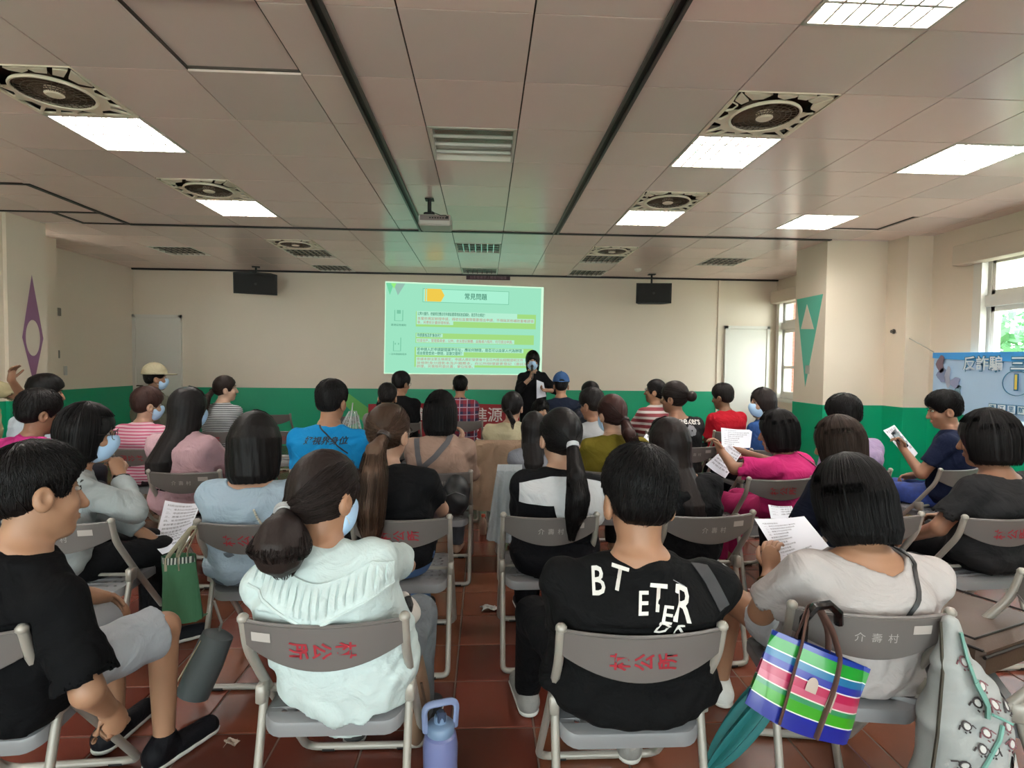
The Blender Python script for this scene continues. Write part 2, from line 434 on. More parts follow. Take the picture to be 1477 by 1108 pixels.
for (x0, x1, y0, y1, i, j, A) in cells2:
    key = (round(x1-x0, 3), round(y1-y0, 3), (i*5+j*3+(i*j) % 4) % 5 == 0)
    far = (y0 < .9)
    if far:
        ctr.box((x0+.004, y0+.004, CEIL), (x1-.004, y1-.004, CEIL+.02)); continue
    if key not in tcache:
        me = tile(x0, x1, y0, y1)
        me.materials.append(M_tile2 if key[2] else M_tile); tcache[key] = me
    up = .022 if (A and (i, j) in ((-2, 0), (7, 5))) else 0
    tl = link('ceiling_tile', tcache[key], ceil, ((x0+x1)/2, (y0+y1)/2, CEIL+up))
    tl.rotation_euler = (random.uniform(-1, 1)*.0012, random.uniform(-1, 1)*.0012, 0)
stuff(ctr.build('ceiling_tile', M_tile, ceil))
tb = MB()
for x in [xcol(i) for i in range(-9, 10)]:
    if XL < x < XR: tb.box((x-.009, YF, CEIL+.012), (x+.009, YB, CEIL+.03))
for y in rowsA+rowsB: tb.box((XL, y-.009, CEIL+.012), (XR, y+.009, CEIL+.03))
stuff(tb.build('grid_bar', M_cback, ceil))
# dark strips and sliding-door tracks
n = 0
def trim(lo, hi, m=M_strip):
    global n; n += 1
    return struct(MB().box(lo, hi).build('trim_%d' % (n+1), m))
Z = CEIL
trim((-4.03, 6.525, Z-.012), (4.16, 6.575, Z+.014))
trim((-4.06, 5.14, Z-.008), (-4.01, 6.53, Z+.014)); trim((-5.07, 5.12, Z-.008), (-4.06, 5.165, Z+.014))
trim((-5.07, 6.06, Z-.008), (-4.06, 6.1, Z+.014)); trim((-4.55, 6.1, Z-.008), (-4.51, 6.56, Z+.014)); trim((-4.51, 6.53, Z-.008), (-4.03, 6.565, Z+.014))
trim((XL, 9.66, Z-.02), (XR, 9.7, Z+.014))
for x in (-.735, .82):
    t = trim((x-.028, -2.0, Z-.006), (x+.028, 6.525, Z+.012))
    MB().box((x-.034, -2.0, Z-.018), (x-.016, 6.525, Z-.004)).box((x+.016, -2.0, Z-.018), (x+.034, 6.525, Z-.004)).build('rail', M_alu, t)

# troffers
M_tube = emis('lit fluorescent tube', (1.0, .97, .93), TUBE_E)
M_tube_off = mat('unlit tube', '#d9d9d4', .3)
M_refl = mat('reflector white', '#eceae4', .25)
M_reflm = mat('mirror reflector', '#b9b9b6', .15, .85)
def troffer_parts(lit):
    fr = MB()
    h = .297
    for a, b, c, d in ((-h, -h, h, -h+.018), (-h, h-.018, h, h), (-h, -h, -h+.018, h), (h-.018, -h, h, h)): fr.box((a, b, -.004), (c, d, .06))
    pan = MB().box((-h, -h, .06), (h, h, .066))
    tubes = []
    for q in range(4):
        y = -.21+.14*q
        tubes.append(MB().tube([(-.275, y, .034), (.275, y, .034)], .013, 8).mesh('tube'))
    lv = MB()
    for q in range(1, 4): lv.box((-h+.018, -.28+.14*q-.008, 0), (h-.018, -.28+.14*q+.008, .045))
    for q in range(1, 7): lv.box((-.28+.08*q-.006, -h+.018, 0), (-.28+.08*q+.006, h-.018, .03))
    return fr.mesh('frame'), pan.mesh('reflector'), tubes, lv.mesh('louver')
TP = troffer_parts(True)
TPM = {}
def troffer(x, y, lit, label, group, bare=False):
    r = tag(empty('ceiling_light', (x, y, CEIL)), label, 'ceiling light', group)
    def add(nm, me, m):
        k = (id(me), m.name)
        if k not in TPM: c = me.copy(); c.materials.append(m); TPM[k] = c
        return link(nm, TPM[k], r)
    add('frame', TP[0], M_white); add('reflector', TP[1], M_refl if lit else M_reflm)
    for t in TP[2]: add('tube', t, M_tube if lit else M_tube_off)
    if not bare: add('louver', TP[3], M_refl if lit else M_reflm)
NAMES = {(3, -1): 'lit louvre ceiling light at the top edge above the white T-shirt woman', (-4, 2): 'lit louvre ceiling light behind the large fan on the left', (3, 2): 'lit louvre ceiling light behind the large fan on the right',
 (6, 2): 'lit louvre ceiling light nearest the right wall, larger of two', (-4, 5): 'smaller lit ceiling light behind the second fan on the left', (3, 5): 'smaller lit ceiling light behind the second fan on the right', (6, 5): 'smaller lit ceiling light near the right pillar'}
NAMES.update({(-4, -1): 'lit louvre ceiling light over the boy, above the top edge on the left', (6, -1): 'lit louvre ceiling light over the brown case, above the top edge at the right', (-4, -4): 'rearmost lit ceiling light on the left, behind the front-row boy', (3, -4): 'rearmost lit ceiling light in the middle, behind the white T-shirt woman', (6, -4): 'rearmost lit ceiling light on the right, behind the brown case'})
for (i, j) in LIT: troffer(xcol(i)+.3, GY0+.6*j+.3, True, NAMES.get((i, j), 'lit louvre ceiling light behind the camera'), 'lit ceiling lights')
troffer(xcol(0)+.3, GY0+.6*2+.3, False, 'large unlit ceiling light with bare tubes near the projector', 'unlit ceiling lights', True)
N2 = {(0, 1): 'unlit ceiling light just beyond the projector', (-4, 2): 'unlit louvre light next to the far left fan', (-7, 2): 'unlit louvre light farthest to the left side', (3, 2): 'unlit louvre light next to the far right fan', (6, 2): 'unlit louvre light left of the right pillar', (0, 4): 'unlit ceiling light above the maroon sign', (-4, 4): 'unlit louvre light above the left loudspeaker', (3, 4): 'unlit louvre light by the back wall near the smoke detector'}
for (i, j) in UNLIT2: troffer(xcol(i)+.3, 6.57+.61*j+.3, False, N2[(i, j)], 'unlit ceiling lights')
# ceiling fans in grid panels: cream web with cut-outs, round grille, blades, hub
M_fan = mat('cream fan plastic', '#fdf1dd', .4)
M_fan_dark = mat('fan well brown', '#4a382b', .8)
M_blade = mat('fan blade', '#786253', .5)
def curve_fill(name, splines, ext, m, bevel=0.0):
    cu = bpy.data.curves.new(name, 'CURVE'); cu.dimensions = '2D'; cu.fill_mode = 'BOTH'; cu.extrude = ext; cu.bevel_depth = bevel
    for pts in splines:
        s = cu.splines.new('POLY'); s.points.add(len(pts)-1)
        for p, (x, y) in zip(s.points, pts): p.co = (x, y, 0, 1)
        s.use_cyclic_u = True
    o = bpy.data.objects.new(name, cu); COL.objects.link(o)
    dg = bpy.context.evaluated_depsgraph_get(); me = bpy.data.meshes.new_from_object(o.evaluated_get(dg)); bpy.data.objects.remove(o)
    me.materials.clear()
    if m: me.materials.append(m)
    return me
def circ(cx, cy, r, n=32): return [(cx+r*math.cos(2*PI*i/n), cy+r*math.sin(2*PI*i/n)) for i in range(n)]
def rrect(x0, y0, x1, y1, r, n=5):
    out = []
    for cx, cy, a0 in ((x1-r, y1-r, 0), (x0+r, y1-r, PI/2), (x0+r, y0+r, PI), (x1-r, y0+r, 1.5*PI)):
        for i in range(n+1): a = a0+PI/2*i/n; out.append((cx+r*math.cos(a), cy+r*math.sin(a)))
    return out
def fan_web():
    sp = [rrect(-.297, -.297, .297, .297, .01), circ(0, 0, .2, 40)]
    for k in range(4):
        c, s = math.cos(PI/2*k), math.sin(PI/2*k)
        def rot(P): return [(x*c-y*s, x*s+y*c) for x, y in P]
        sp.append(rot([(.27, .27), (.27, .19), (.215, .15), (.19, .19)]))
        sp.append(rot([(.255, .275), (.175, .205), (.12, .22), (.09, .275)]))
        sp.append(rot([(.275, .165), (.275, .06), (.235, .075), (.225, .13)]))
        sp.append(rot([(.06, .275), (-.06, .275), (-.05, .25), (0, .225), (.05, .25)]))
    return curve_fill('panel', sp, .006, M_fan)
FW = fan_web()
gr = MB()
for rr in [.03*q for q in range(2, 7)]: gr.tube([(rr*math.cos(2*PI*i/28), rr*math.sin(2*PI*i/28), -.008) for i in range(28)], .0022, 4, closed=True)
for q in range(30): a = 2*PI*q/30; gr.tube([(.035*math.cos(a), .035*math.sin(a), -.012), (.2*math.cos(a+.25), .2*math.sin(a+.25), -.004)], .002, 4)
GR = gr.mesh('grille'); GR.materials.append(mat('fan grille brown', '#8a7464', .5))
RG = MB().tube([(.2*math.cos(2*PI*i/40), .2*math.sin(2*PI*i/40), -.006) for i in range(40)], .009, 6, closed=True).mesh('grille_ring'); RG.materials.append(M_fan)
hub = MB().lathe([(.05, .02), (.05, -.014), (.04, -.02), (.0, -.022)], 20).mesh('hub'); hub.materials.append(M_fan)
well = MB().box((-.297, -.297, .09), (.297, .297, .1)).mesh('well'); well.materials.append(M_fan_dark)
bl = []
for q in range(5):
    a = 2*PI*q/5; Mx = Matrix.Rotation(a, 4, 'Z') @ Matrix.Rotation(.35, 4, 'X')
    me = MB().box((.045, -.04, .03), (.185, .04, .034), Mx).mesh('blade'); me.materials.append(M_blade); bl.append(me)
FN = {0: 'large cream ceiling fan panel at the left edge', 1: 'large cream ceiling fan panel on the right side', 2: 'second cream ceiling fan panel on the left', 3: 'second cream ceiling fan panel on the right', 4: 'farthest cream ceiling fan panel above the left loudspeaker', 5: 'farthest cream ceiling fan panel on the right, beyond the black strip'}
pos = [(xcol(i)+.3, GY0+.6*j+.3) for i, j in FANS] + [(xcol(i)+.3, 6.57+.61*j+.3) for i, j in FANS2]
for q, (x, y) in enumerate(pos):
    r = tag(empty('ceiling_fan', (x, y, CEIL)), FN[q], 'ceiling fan', 'grid ceiling fans')
    link('panel', FW, r); link('grille', GR, r); link('grille_ring', RG, r); link('hub', hub, r); link('well', well, r)
    for m in bl: link('blade', m, r)
# ------------------------------------------------------------------ folding chair (origin: floor under the seat, facing +y)
M_frame = mat('chair frame enamel', '#a9a298', .38, .15, bump=.02, bscale=300)
M_plast = mat('chair grey plastic', '#6f6966', .42, bump=.015, bscale=500, var=.05, vscale=6)
M_seatp = mat('seat grey plastic', '#858486', .4, bump=.015, bscale=500)
M_cap = mat('black rubber foot', '#151313', .6)
M_red = mat('red painted characters', '#a3202f', .6)
M_whitepaint = mat('white painted characters', '#b9b4b0', .6)
M_stick = mat('pale sticker', '#bcb3ac', .5)
M_steel = mat('steel rivet', '#8b8782', .3, .8)
BT = .755
def round_path(pts, r=.05, n=5):
    pts = [Vector(p) for p in pts]; out = [pts[0]]
    for a, b, c in zip(pts, pts[1:], pts[2:]):
        u = (a-b); v = (c-b); ru = min(r, u.length*.45, v.length*.45); p0 = b+u.normalized()*ru; p1 = b+v.normalized()*ru
        for i in range(n+1):
            t = i/n; out.append(p0*(1-t)**2 + b*2*t*(1-t) + p1*t*t)
    return out + [pts[-1]]
def back_curve(x):                      # the backrest bows backwards in the middle
    return -.262 - .035*(1-(x/.21)**2)
def chair_meshes():
    H = .217
    bf = MB()
    path = [(-H, -.262, BT), (-H, -.235, .66), (-H, -.115, .50), (-H, .28, .016), (H, .28, .016), (H, -.115, .50), (H, -.235, .66), (H, -.262, BT)]
    bf.tube(round_path(path, .06), .0138, 8)
    bf.tube([(-H, -.085, .455), (H, -.085, .455)], .008, 6)
    rf = MB(); h2 = H-.004
    rf.tube(round_path([(-h2, -.125, .475), (-h2, -.235, .08), (-h2, -.25, .016), (h2, -.25, .016), (h2, -.235, .08), (h2, -.125, .475)], .05), .0128, 8)
    cap = [MB().ball((s*H, -.262, BT), (.0165, .0165, .015), 10).mesh('post_cap') for s in (-1, 1)]
    hg = [MB().box((s*H-.014, -.155, .445), (s*H+.014, -.105, .505), bev=.006).mesh('hinge') for s in (-1, 1)]
    ft = [MB().tube([(x, y, .012), (x+.045, y, .012)], .0135, 8).mesh('foot_pad') for x, y in ((-.16, -.25), (.115, -.25), (-.16, .28), (.115, .28))]
    # backrest: bowed panel, lower edge sagging in an arc
    bk = MB()
    def fn(u, v):
        x = -.208+.416*u; q = 1-(x/.208)**2
        top = BT-.006-.004*q; bot = BT-.075-.058*q
        return (x, back_curve(x) + (v)*.018, top+(bot-top)*v)
    bk.sheet(fn, 20, 3, .010)
    bk.tube([Vector(fn(i/20, 1))-Vector((0, .004, 0)) for i in range(21)], .0065, 6)
    bk.tube([Vector(fn(i/20, 0))-Vector((0, .002, 0)) for i in range(21)], .006, 6)
    # seat: perforated plate with a turned-down rim
    outer = rrect(-.2, -.185, .2, .2, .05, 5); sp = [outer]
    for j, y in enumerate((-.14, -.1, .12, .16)):
        for i in range(9): sp.append(circ(-.15+.0375*i+(.018 if j % 2 else 0)*.6, y, .0085, 8))
    for y in (-.055, -.01, .035, .08):
        for x in (-.16, -.12, .12, .16): sp.append(circ(x, y, .0085, 8))
    se = curve_fill('seat', sp, .003, None)
    for v in se.vertices: x, y, z = v.co; v.co.z = z + .432 - .012*(1-min(1, (abs(x)/.2)**2)) - (.018*max(0, (-y-.05)/.13)**2)
    rim = MB(); o2 = rrect(-.203, -.188, .203, .203, .052, 5); n = len(o2); vs = []; fs = []
    for x, y in o2: zz = .434-(.018*max(0, (-y-.05)/.13)**2)-.012*(1-min(1, (abs(x)/.2)**2)); vs += [(x*.985, y*.985, zz+.003), (x, y, zz-.006), (x, y, zz-.036), (x*.97, y*.97, zz-.036)]
    for i in range(n):
        j = (i+1) % n
        for q in range(3): fs.append((4*i+q, 4*j+q, 4*j+q+1, 4*i+q+1))
    rim.add(vs, fs)
    out = [('back_frame', bf.mesh('back_frame'), M_frame), ('rear_frame', rf.mesh('rear_frame'), M_frame), ('backrest', bk.mesh('backrest'), M_plast), ('seat', se, M_seatp), ('seat_rim', rim.mesh('seat_rim'), M_seatp)]
    out += [('post_cap', m, M_frame) for m in cap] + [('hinge', m, M_frame) for m in hg] + [('foot_pad', m, M_cap) for m in ft]
    for nm, me, m in out:
        me.materials.clear(); me.materials.append(m)
        if nm != 'seat': me.polygons.foreach_set('use_smooth', [True]*len(me.polygons)); sharp(me, 50)
    return [(nm, me) for nm, me, m in out]
CHM = chair_meshes()
def chair_text(kind):
    """painted characters bent onto the rear face of the backrest"""
    out = []
    def bend(me, z0=None):
        for v in me.vertices: v.co.y = back_curve(v.co.x) + (BT-.006-v.co.z)/.13*.018 - .0125
        return me
    if kind in ('redL', 'redR'):
        r = PI/2 if kind == 'redL' else -PI/2
        s = '村公所' if kind == 'redL' else '所公村'
        for i, ch in enumerate(s):
            me = text_mesh(ch, 0, .02).copy(); x = -.062+.062*i
            M = Matrix.Translation((x, 0, BT-.075)) @ Matrix.Rotation(PI/2, 4, 'X') @ Matrix.Rotation(r, 4, 'Z') @ Matrix.Diagonal((.05, .056, 1, 1))
            me.transform(M); me.materials.clear(); me.materials.append(M_red); out.append(('lettering', bend(me)))
    elif kind == 'white':
        for i, ch in enumerate('介壽村'):
            me = text_mesh(ch, 0, 0).copy(); x = -.045+.045*i
            M = Matrix.Translation((x, 0, BT-.07)) @ Matrix.Rotation(PI/2, 4, 'X') @ Matrix.Diagonal((.03, .03, 1, 1))
            me.transform(M); me.materials.clear(); me.materials.append(M_whitepaint); out.append(('lettering', bend(me)))
    if kind in ('white', 'redR', 'redR2'):
        x0 = {'white': .1, 'redR': -.19}.get(kind, .1)
        if kind == 'redR': x0 = -.19
        st = MB().sheet(lambda u, v: (x0+.055*u, back_curve(x0+.055*u)+.006+.004*v-.003, BT-.03-.026*v), 4, 2).mesh('sticker')
        for v in st.vertices: v.co.y = back_curve(v.co.x) + (BT-.006-v.co.z)/.13*.018 - .012
        st.materials.append(M_stick); out.append(('sticker', st))
    return out
CTX = {k: chair_text(k) for k in ('redL', 'redR', 'white', '')}
def chair(x, y, rz, kind, label, mirror_sticker=False):
    """x, y is the floor point under the top of the backrest"""
    c, s = math.cos(rz), math.sin(rz); oy = .262
    r = tag(empty('folding_chair', (x-s*oy, y+c*oy, 0), rz), label, 'chair', 'grey folding chairs')
    for nm, me in CHM: link(nm, me, r)
    for nm, me in CTX[kind]: link(nm, me, r)
    return r
# ------------------------------------------------------------------ soft bodies: smooth unions of tapered limbs, meshed as one surface
F32 = np.float32
def cone(a, b, ra, rb):
    a = np.array(a, float); b = np.array(b, float); ba = b-a; L2 = max(float(ba@ba), 1e-9)
    def f(x, y, z):
        px, py, pz = x-a[0], y-a[1], z-a[2]
        h = np.clip((px*ba[0]+py*ba[1]+pz*ba[2])/L2, 0, 1)
        return np.sqrt((px-h*ba[0])**2+(py-h*ba[1])**2+(pz-h*ba[2])**2) - (ra+h*(rb-ra))
    r = max(ra, rb); return f, np.minimum(a, b)-r, np.maximum(a, b)+r
def ell(c, r, R=None):
    c = np.array(c, float); r = np.array(r, float); R = None if R is None else np.array(R, float)
    def f(x, y, z):
        px, py, pz = x-c[0], y-c[1], z-c[2]
        if R is not None: px, py, pz = (R[0, 0]*px+R[1, 0]*py+R[2, 0]*pz, R[0, 1]*px+R[1, 1]*py+R[2, 1]*pz, R[0, 2]*px+R[1, 2]*py+R[2, 2]*pz)
        k0 = np.sqrt((px/r[0])**2+(py/r[1])**2+(pz/r[2])**2); k1 = np.sqrt((px/r[0]**2)**2+(py/r[1]**2)**2+(pz/r[2]**2)**2)+1e-6
        return k0*(k0-1)/k1
    m = r.max() if R is not None else r
    return f, c-m, c+m
def loft(o, R, us, A, B, YO=None, p=2.4):
    """elliptic loft along the local z axis of frame (o, R)"""
    o = np.array(o, float); R = np.array(R, float); us = np.array(us, float); A = np.array(A, float); B = np.array(B, float); YO = np.zeros(len(us)) if YO is None else np.array(YO, float)
    def f(x, y, z):
        px, py, pz = x-o[0], y-o[1], z-o[2]
        lx = R[0, 0]*px+R[1, 0]*py+R[2, 0]*pz; ly = R[0, 1]*px+R[1, 1]*py+R[2, 1]*pz; lz = R[0, 2]*px+R[1, 2]*py+R[2, 2]*pz
        a = np.interp(lz, us, A); b = np.interp(lz, us, B); yo = np.interp(lz, us, YO)
        q = (np.abs(lx/a)**p+np.abs((ly-yo)/b)**p)**(1/p)
        d = (q-1)*np.minimum(a, b)
        return np.maximum(d, np.maximum(us[0]-lz, lz-us[-1]))
    m = max(A.max(), B.max()+np.abs(YO).max())
    ends = np.array([o+R[:, 2]*us[0], o+R[:, 2]*us[-1]])
    return f, ends.min(0)-m, ends.max(0)+m
def plane_cut(prim, pt, n):
    """keep the side of the plane that n points away from"""
    f, lo, hi = prim; pt = np.array(pt, float); n = np.array(n, float); n = n/np.linalg.norm(n)
    return (lambda x, y, z: np.maximum(f(x, y, z), (x-pt[0])*n[0]+(y-pt[1])*n[1]+(z-pt[2])*n[2])), lo, hi
class SDF:
    def __init__(s): s.ops = []
    def add(s, prim, k=.02): s.ops.append(('+', *prim, k)); return s
    def sub(s, prim, k=.01): s.ops.append(('-', *prim, k)); return s
    def disp(s, fn): s.ops.append(('d', fn, None, None, 0)); return s
    def clip(s, fn): s.ops.append(('c', fn, None, None, 0)); return s
    def at(s, P):
        P = np.asarray(P, float); x, y, z = P[:, 0], P[:, 1], P[:, 2]; D = np.full(len(P), 1.0)
        return s._run(D, x, y, z, None)
    def _run(s, D, x, y, z, axes):
        for op, f, lo, hi, k in s.ops:
            if op in '+-':
                if axes is not None:
                    m = k+.03
                    sl = tuple(slice(max(0, int(np.searchsorted(ax, l-m))-1), int(np.searchsorted(ax, h+m))+1) for ax, l, h in zip(axes, lo, hi))
                    if any(q.start >= q.stop for q in sl): continue
                    X = x[sl[0], :, :]; Y = y[:, sl[1], :]; Z = z[:, :, sl[2]]
                    d = f(X, Y, Z); a = D[sl]
                else: d = f(x, y, z); a = D; sl = slice(None)
                if op == '+':
                    h = np.clip(.5+.5*(a-d)/k, 0, 1) if k else (d < a)*1.0
                    D[sl] = a*(1-h)+d*h-k*h*(1-h)
                else:
                    h = np.clip(.5-.5*(a+d)/k, 0, 1)
                    D[sl] = a*(1-h)+(-d)*h+k*h*(1-h)
            elif op == 'd': D += f(x, y, z)
            else: np.maximum(D, f(x, y, z), out=D)
        return D
    def bounds(s):
        los = [o[2] for o in s.ops if o[0] == '+']; his = [o[3] for o in s.ops if o[0] == '+']
        return np.min(los, 0), np.max(his, 0)
    def mesh(s, step, fine=None, lo=None, hi=None):
        """fine: (lo, hi, step) box that is sampled more densely"""
        l, h = s.bounds(); l = l-.02 if lo is None else np.array(lo); h = h+.02 if hi is None else np.array(hi)
        axes = []
        for q in range(3):
            if fine is None: axes.append(np.arange(l[q], h[q]+step, step))
            else:
                a, b, fs = fine[0][q], fine[1][q], fine[2]
                left = np.arange(a, l[q]-step, -step)[::-1]; mid = np.arange(a+fs, b, fs); right = np.arange(max(b, a+fs), h[q]+step, step)
                axes.append(np.concatenate([left, mid, right]))
        x = axes[0][:, None, None]; y = axes[1][None, :, None]; z = axes[2][None, None, :]
        D = np.ones((len(axes[0]), len(axes[1]), len(axes[2])))
        D = s._run(D, x, y, z, axes)
        return surface_nets(D, axes)
EDG = [((0, 0, 0), (1, 0, 0)), ((0, 1, 0), (1, 1, 0)), ((0, 0, 1), (1, 0, 1)), ((0, 1, 1), (1, 1, 1)),
       ((0, 0, 0), (0, 1, 0)), ((1, 0, 0), (1, 1, 0)), ((0, 0, 1), (0, 1, 1)), ((1, 0, 1), (1, 1, 1)),
       ((0, 0, 0), (0, 0, 1)), ((1, 0, 0), (1, 0, 1)), ((0, 1, 0), (0, 1, 1)), ((1, 1, 0), (1, 1, 1))]
def surface_nets(D, axes):
    S = (D < 0)
    n = [d-1 for d in D.shape]
    c = np.zeros(n, np.int8)
    for i in (0, 1):
        for j in (0, 1):
            for k in (0, 1): c += S[i:n[0]+i, j:n[1]+j, k:n[2]+k]
    I, J, K = np.nonzero((c > 0) & (c < 8))
    idx = np.full(n, -1, np.int32); idx[I, J, K] = np.arange(len(I))
    acc = np.zeros((len(I), 3)); cnt = np.zeros(len(I))
    ax = axes
    for (a, b) in EDG:
        d0 = D[I+a[0], J+a[1], K+a[2]]; d1 = D[I+b[0], J+b[1], K+b[2]]
        m = (d0 < 0) != (d1 < 0); t = np.where(m, d0/np.where(m, d0-d1, 1), 0)
        for q, X in enumerate((I, J, K)):
            p0 = ax[q][X+a[q]]; p1 = ax[q][X+b[q]]; acc[:, q] += m*(p0+(p1-p0)*t)
        cnt += m
    V = acc/cnt[:, None]; Q = []
    for axis in range(3):
        sl0 = [slice(None)]*3; sl1 = [slice(None)]*3; sl0[axis] = slice(0, -1); sl1[axis] = slice(1, None)
        A = S[tuple(sl0)]; B = S[tuple(sl1)]; u, v = [(1, 2), (2, 0), (0, 1)][axis]
        for flip in (0, 1):
            P = np.array(np.nonzero((A & ~B) if not flip else (~A & B)))
            ok = (P[u] > 0) & (P[v] > 0) & (P[u] < n[u]) & (P[v] < n[v]); P = P[:, ok]
            def cell(du, dv): q = P.copy(); q[u] -= du; q[v] -= dv; return idx[q[0], q[1], q[2]]
            f = np.stack([cell(1, 1), cell(0, 1), cell(0, 0), cell(1, 0)], 1)
            if flip: f = f[:, ::-1]
            Q.append(f)
    Q = np.concatenate(Q); Q = Q[(Q >= 0).all(1)]
    return V, Q
def np_mesh(name, V, Q, m, smooth=True):
    """quads (or -1 padded triangles) to a mesh"""
    me = bpy.data.meshes.new(name)
    tri = (Q[:, 3] < 0) if Q.shape[1] == 4 else np.ones(len(Q), bool)
    me.vertices.add(len(V)); me.vertices.foreach_set('co', np.asarray(V, F32).ravel())
    cnt = np.where(tri, 3, 4); starts = np.concatenate([[0], np.cumsum(cnt)[:-1]])
    flat = Q.ravel(); flat = flat[flat >= 0]
    me.loops.add(len(flat)); me.loops.foreach_set('vertex_index', flat.astype(np.int32))
    me.polygons.add(len(Q)); me.polygons.foreach_set('loop_start', starts.astype(np.int32))
    if smooth: me.polygons.foreach_set('use_smooth', np.ones(len(Q), bool))
    me.update(calc_edges=True)
    if m: me.materials.append(m)
    return me
def tubes_np(paths, radii, n=5):
    """many tapered tubes at once: paths (N,L,3), radii (N,L)"""
    P = np.asarray(paths, float); N, L, _ = P.shape; R = np.broadcast_to(np.asarray(radii, float), (N, L))
    T = np.gradient(P, axis=1); T /= np.linalg.norm(T, axis=2, keepdims=True)+1e-9
    ref = np.where(np.abs(T[:, :, 2:3]) < .9, np.array([0, 0, 1.0]), np.array([1.0, 0, 0]))
    A = np.cross(T, ref); A /= np.linalg.norm(A, axis=2, keepdims=True)+1e-9; B = np.cross(T, A)
    an = 2*np.pi*np.arange(n)/n
    V = P[:, :, None, :] + R[:, :, None, None]*(A[:, :, None, :]*np.cos(an)[None, None, :, None] + B[:, :, None, :]*np.sin(an)[None, None, :, None])
    i = np.arange(N)[:, None, None]*L*n + np.arange(L-1)[None, :, None]*n; q = np.arange(n)[None, None, :]
    a = i+q; b = i+(q+1) % n; Q = np.stack([a, b, b+n, a+n], -1).reshape(-1, 4)
    return V.reshape(-1, 3), Q
def merge(*parts):
    Vs = []; Qs = []; k = 0
    for V, Q in parts:
        if len(V) == 0: continue
        Vs.append(V); Qs.append(np.where(Q >= 0, Q+k, -1)); k += len(V)
    return np.concatenate(Vs), np.concatenate(Qs)
def rotm(yaw=0, pitch=0, roll=0):
    """yaw about z (left positive), pitch forward-down about x, roll to the right about y; degrees"""
    a, b, c = map(math.radians, (yaw, -pitch, roll))
    Rz = np.array([[math.cos(a), -math.sin(a), 0], [math.sin(a), math.cos(a), 0], [0, 0, 1]])
    Rx = np.array([[1, 0, 0], [0, math.cos(b), -math.sin(b)], [0, math.sin(b), math.cos(b)]])
    Ry = np.array([[math.cos(c), 0, math.sin(c)], [0, 1, 0], [-math.sin(c), 0, math.cos(c)]])
    return Rz @ Ry @ Rx
def ik(S, W, l1, l2, pole):
    S, W, pole = map(lambda v: np.array(v, float), (S, W, pole)); d = W-S; L = np.linalg.norm(d)
    if L > (l1+l2)*.995: W = S+d*(l1+l2)*.995/L; d = W-S; L = np.linalg.norm(d)
    u = d/L; a = (l1*l1-l2*l2+L*L)/(2*L); h = math.sqrt(max(0, l1*l1-a*a)); p = pole-u*(pole@u); p /= np.linalg.norm(p)+1e-9
    return S+u*a+p*h, W
# ------------------------------------------------------------------ people
def skin_mat(c): return mat('skin '+c, c, .48, spec=.35, var=.05, vscale=18, bump=.02, bscale=120)
SK1, SK2, SK3 = '#b08265', '#a0735a', '#bd937a'
def cloth(c, rough=.85, var=.04, bump=.1, bscale=220):
    nm = 'cloth '+c
    if nm in MATS: return MATS[nm]
    m = mat(nm, c, rough, bump=bump, bscale=bscale, var=var, vscale=9, spec=.1); k = NT(m)
    bp0 = [n for n in k.n if n.type == 'BUMP'][0]; tc = k.new('ShaderNodeTexCoord'); nz = k.new('ShaderNodeTexNoise')
    nz.inputs['Scale'].default_value = 7; nz.inputs['Detail'].default_value = 3; nz.inputs['Distortion'].default_value = 1.6
    b2 = k.new('ShaderNodeBump'); b2.inputs['Strength'].default_value = .55; b2.inputs['Distance'].default_value = .03
    k.link(tc.outputs['Object'], nz.inputs['Vector']); k.link(nz.outputs['Fac'], b2.inputs['Height']); k.link(b2.outputs[0], bp0.inputs['Normal'])
    return m
def cloth_(c, rough=.85, var=.04, bump=.1, bscale=220): return mat('cloth '+c, c, rough, bump=bump, bscale=bscale, var=var, vscale=9, sheen=.1, spec=.25)
def hair_mat(c, rough=.47):
    nm = 'hair '+c
    if nm in MATS: return MATS[nm]
    m = mat(nm, c, rough, spec=.13); k = NT(m); b = k.n['Principled BSDF']
    base = b.inputs['Base Color'].default_value[:3]; ge = k.new('ShaderNodeNewGeometry'); cr = k.new('ShaderNodeMix', data_type='RGBA')
    cr.inputs[6].default_value = (*[v*.6 for v in base], 1); cr.inputs[7].default_value = (*[v*2.6+.004 for v in base], 1)
    k.link(ge.outputs['Random Per Island'], cr.inputs[0]); k.link(cr.outputs[2], b.inputs['Base Color'])
    tc = k.new('ShaderNodeTexCoord'); mp = k.new('ShaderNodeMapping'); mp.inputs['Scale'].default_value = (150, 150, 9)
    nz = k.new('ShaderNodeTexNoise'); nz.inputs['Scale'].default_value = 1; nz.inputs['Detail'].default_value = 4
    k.link(tc.outputs['Object'], mp.inputs[0]); k.link(mp.outputs[0], nz.inputs['Vector'])
    bp = k.new('ShaderNodeBump'); bp.inputs['Strength'].default_value = .35; bp.inputs['Distance'].default_value = .003
    k.link(nz.outputs['Fac'], bp.inputs['Height']); k.link(bp.outputs[0], b.inputs['Normal'])
    return m
BLK, BRN, DBR = '#0f0c0c', '#3a2a20', '#1d1513'
M_mask = mat('surgical mask blue', '#a9c8e6', .8, bump=.06, bscale=150)
M_eye = mat('eye white', '#d8d2cc', .3); M_iris = mat('iris dark', '#1a100c', .2); M_lip = mat('lips', '#a8584f', .45)
